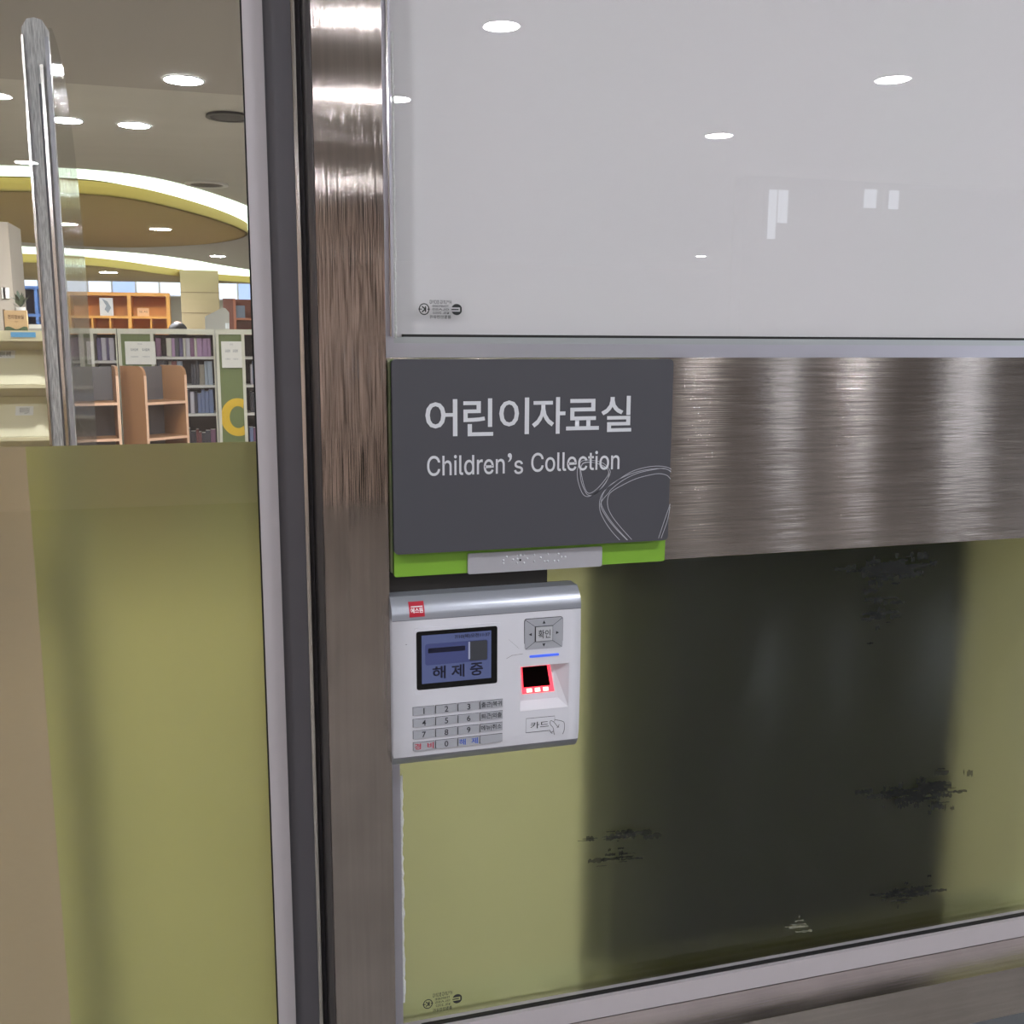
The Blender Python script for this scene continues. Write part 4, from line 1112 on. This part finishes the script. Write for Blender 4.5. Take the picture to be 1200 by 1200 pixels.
# sign on top
a = at(4.5, 363.5, YM + 0.05); b = at(32.5, 384.5, YM + 0.05)
cs = thing('desk_sign', 'tan desk sign with green wavy base on the cream rack', 'sign', ((a.x + b.x) / 2, YM + 0.05, zt))
obj('sign_block', B(a.x, b.x, YM + 0.05, YM + 0.08, zt + 0.0005, a.z), mat('tan_card', (206, 172, 124), 0.6), cs)
obj('sign_border', B(a.x - 0.006, a.x, YM + 0.05, YM + 0.08, zt + 0.0005, a.z + 0.004), mat('dark_brown', (90, 70, 46), 0.6), cs)
gw = [(a.x, zt + 0.001)] + [(a.x + (b.x - a.x) * u, zt + 0.014 + 0.007 * math.cos(u * 8.5 - 1.2)) for u in [k / 14 for k in range(15)]] + [(b.x, zt + 0.001)]
obj('green_wave', prism_xz(gw, YM + 0.046, YM + 0.05), mat('dark_green_wave', (64, 84, 54), 0.6), cs)
text('전자정보실', a.x + 0.016, b.x - 0.016, a.z - 0.045, a.z - 0.022, YM + 0.049, mat('brown_letter', (126, 92, 58), 0.6), cs, bold=0.02)
text('어린이', a.x + 0.045, b.x - 0.045, a.z - 0.062, a.z - 0.055, YM + 0.049, MATS['brown_letter'], cs, bold=0.01)
# paper tray beside the sign
a = at(34, 381, YM + 0.08); b = at(52, 387, YM + 0.08)
tr = thing('paper_tray', 'low white paper tray beside the tan desk sign', 'tray', ((a.x + b.x) / 2, YM + 0.1, zt))
obj('tray_body', B(a.x, b.x, YM + 0.05, YM + 0.25, zt + 0.0005, zt + 0.012), mat('tray_grey', (160, 158, 150), 0.6), tr)
obj('paper_stack', B(a.x + 0.002, b.x - 0.002, YM + 0.055, YM + 0.245, zt + 0.0125, a.z + 0.004), paper, tr)
# plant
pq = at(24, 360, YM + 0.3)
pl = thing('potted_plant', 'small dark green plant in a white pot behind the tan desk sign', 'plant', (pq.x, YM + 0.3, zt))
bm = bmesh.new(); n = 16
ra = circle(0, 0, 0.018, n); rb_ = circle(0, 0, 0.024, n); hp = pq.z - zt
A = [bm.verts.new((p[0], p[1], 0.0005)) for p in ra]; Bq = [bm.verts.new((p[0], p[1], hp)) for p in rb_]
bm.faces.new(A)
for i in range(n): bm.faces.new((A[i], A[(i + 1) % n], Bq[(i + 1) % n], Bq[i]))
bm.faces.new(Bq[::-1])
obj('pot', bm, mat('pot_white', (224, 224, 222), 0.4), pl, smooth=False, local=True)
leafm = mat('plant_dark_green', (46, 62, 40), 0.6, noise=0.2)
for k in range(46):
    rr = random.Random(k); a = rr.uniform(0, 2 * PI); l = rr.uniform(0.03, 0.07); el = rr.uniform(0.5, 1.45); r0 = rr.uniform(0, 0.012)
    d = Vector((math.cos(a) * math.cos(el), math.sin(a) * math.cos(el), math.sin(el))); s = Vector((-math.sin(a), math.cos(a), 0)) * l * 0.16
    b0 = Vector((math.cos(a) * r0, math.sin(a) * r0, hp + rr.uniform(-0.002, 0.03))); 
    bm = bmesh.new(); vv = [bm.verts.new(q) for q in (b0, b0 + d * l * 0.5 + s, b0 + d * l, b0 + d * l * 0.5 - s)]
    bm.faces.new(vv); obj('leaf', bm, leafm, pl, local=True)

# ================================================================== SECURITY GATE
YA, YBk = 0.45, 0.68
ga = at(51, 392, YA).x; gb = at(81, 392, YA).x; gth = gb - ga
gz = at(47, 22, YA).z
gate = thing('security_gate', 'clear acrylic security gate panel with painted edge reflections standing behind the door', 'gate', ((ga + gb) / 2, (YA + YBk) / 2, 0))
def edge_mat():
    m = bpy.data.materials.new('acrylic_edge_highlights'); m.use_nodes = True
    nt = m.node_tree; b = nt.nodes['Principled BSDF']; L = nt.links
    b.inputs['Metallic'].default_value = 0.0; b.inputs['Roughness'].default_value = 0.25
    tc = nt.nodes.new('ShaderNodeTexCoord'); mp = nt.nodes.new('ShaderNodeMapping')
    mp.inputs['Rotation'].default_value = (0, math.radians(-28), 0); mp.inputs['Scale'].default_value = (420, 20, 40)
    wv = nt.nodes.new('ShaderNodeTexNoise'); wv.inputs['Scale'].default_value = 1.6; wv.inputs['Detail'].default_value = 5
    L.new(tc.outputs['Object'], mp.inputs[0]); L.new(mp.outputs[0], wv.inputs['Vector'])
    cr_ = nt.nodes.new('ShaderNodeValToRGB'); cr_.color_ramp.elements[0].position = 0.35; cr_.color_ramp.elements[1].position = 0.65
    cr_.color_ramp.elements[0].color = (0.55, 0.55, 0.56, 1); cr_.color_ramp.elements[1].color = (1, 1, 1, 1)
    L.new(wv.outputs['Fac'], cr_.inputs[0]); L.new(cr_.outputs[0], b.inputs['Base Color'])
    bp_ = nt.nodes.new('ShaderNodeBump'); bp_.inputs['Strength'].default_value = 0.8; bp_.inputs['Distance'].default_value = 0.002
    L.new(wv.outputs['Fac'], bp_.inputs['Height']); L.new(bp_.outputs[0], b.inputs['Normal'])
    return m
em = edge_mat()  # pale and dark hatching painted in for light refracted by the clear edge
# panel outline in YZ with rounded far corner
def gate_outline(y0, y1, z1, inset=0.0):
    R_ = 0.19 - inset; r2 = 0.03
    pts = [(y0, 0.05)]
    for a in range(0, 91, 30): pts.append((y0 + r2 - r2 * math.cos(math.radians(a)), z1 - r2 + r2 * math.sin(math.radians(a))))
    for a in range(0, 91, 10): pts.append((y1 - R_ + R_ * math.sin(math.radians(a)), z1 - R_ * 1.6 + R_ * 1.6 * math.cos(math.radians(a))))
    pts.append((y1, 0.05))
    return pts
acr = bpy.data.materials.new('rippled_acrylic'); acr.use_nodes = True
nt = acr.node_tree; nt.nodes.clear()
o_ = nt.nodes.new('ShaderNodeOutputMaterial'); mxs = nt.nodes.new('ShaderNodeMixShader'); tr_ = nt.nodes.new('ShaderNodeBsdfTransparent'); gl = nt.nodes.new('ShaderNodeBsdfGlossy')
tr_.inputs[0].default_value = (0.93, 0.94, 0.93, 1); gl.inputs['Roughness'].default_value = 0.05
tc = nt.nodes.new('ShaderNodeTexCoord'); mp = nt.nodes.new('ShaderNodeMapping'); mp.inputs['Scale'].default_value = (1, 60, 5)
nz = nt.nodes.new('ShaderNodeTexNoise'); nz.inputs['Scale'].default_value = 4; nz.inputs['Detail'].default_value = 3
bp_ = nt.nodes.new('ShaderNodeBump'); bp_.inputs['Strength'].default_value = 0.5; bp_.inputs['Distance'].default_value = 0.003
nt.links.new(tc.outputs['Object'], mp.inputs[0]); nt.links.new(mp.outputs[0], nz.inputs['Vector']); nt.links.new(nz.outputs['Fac'], bp_.inputs['Height'])
lw_ = schlick(nt, mxs.inputs[0], 0.05)
nt.links.new(bp_.outputs[0], gl.inputs['Normal']); nt.links.new(bp_.outputs[0], lw_.inputs['Normal'])
nt.links.new(tr_.outputs[0], mxs.inputs[1]); nt.links.new(gl.outputs[0], mxs.inputs[2]); nt.links.new(mxs.outputs[0], o_.inputs[0])
obj('acrylic_panel', prism_yz(gate_outline(YA + 0.004, YBk, gz), ga + 0.002, gb - 0.001), acr, gate)
obj('edge_profile', prism_xz([(ga, 0.05), (ga, gz - 0.012), (ga + 0.006, gz - 0.002), (ga + gth * 0.5, gz), (gb - 0.006, gz - 0.002), (gb, gz - 0.012), (gb, 0.05)], YA - 0.004, YA + 0.004), em, gate)
obj('edge_highlight', B(ga - 0.0005, ga + 0.002, YA - 0.008, YA - 0.004, 0.05, gz - 0.02), chrome, gate, bevel=0.0008)  # strips and bands added to imitate highlights inside the clear edge
obj('edge_dark_band', B(ga + gth * 0.52, ga + gth * 0.60, YA - 0.006, YA - 0.004, 0.05, gz - 0.07), mat('dark_band_grey', (84, 84, 92), 0.3, 0.2), gate)
obj('edge_highlight', B(ga + gth * 0.62, ga + gth * 0.74, YA - 0.0085, YA - 0.004, 0.05, gz - 0.05), chrome, gate, bevel=0.001)
obj('edge_pale_band', B(gb - 0.004, gb, YA - 0.007, YA - 0.004, 0.05, gz - 0.02), mat('pale_band_grey', (190, 190, 198), 0.3, 0.2), gate, bevel=0.0008)
obj('base', B(ga - 0.03, gb + 0.03, YA - 0.02, YBk + 0.05, 0, 0.05), darkgrey, gate, bevel=0.004)
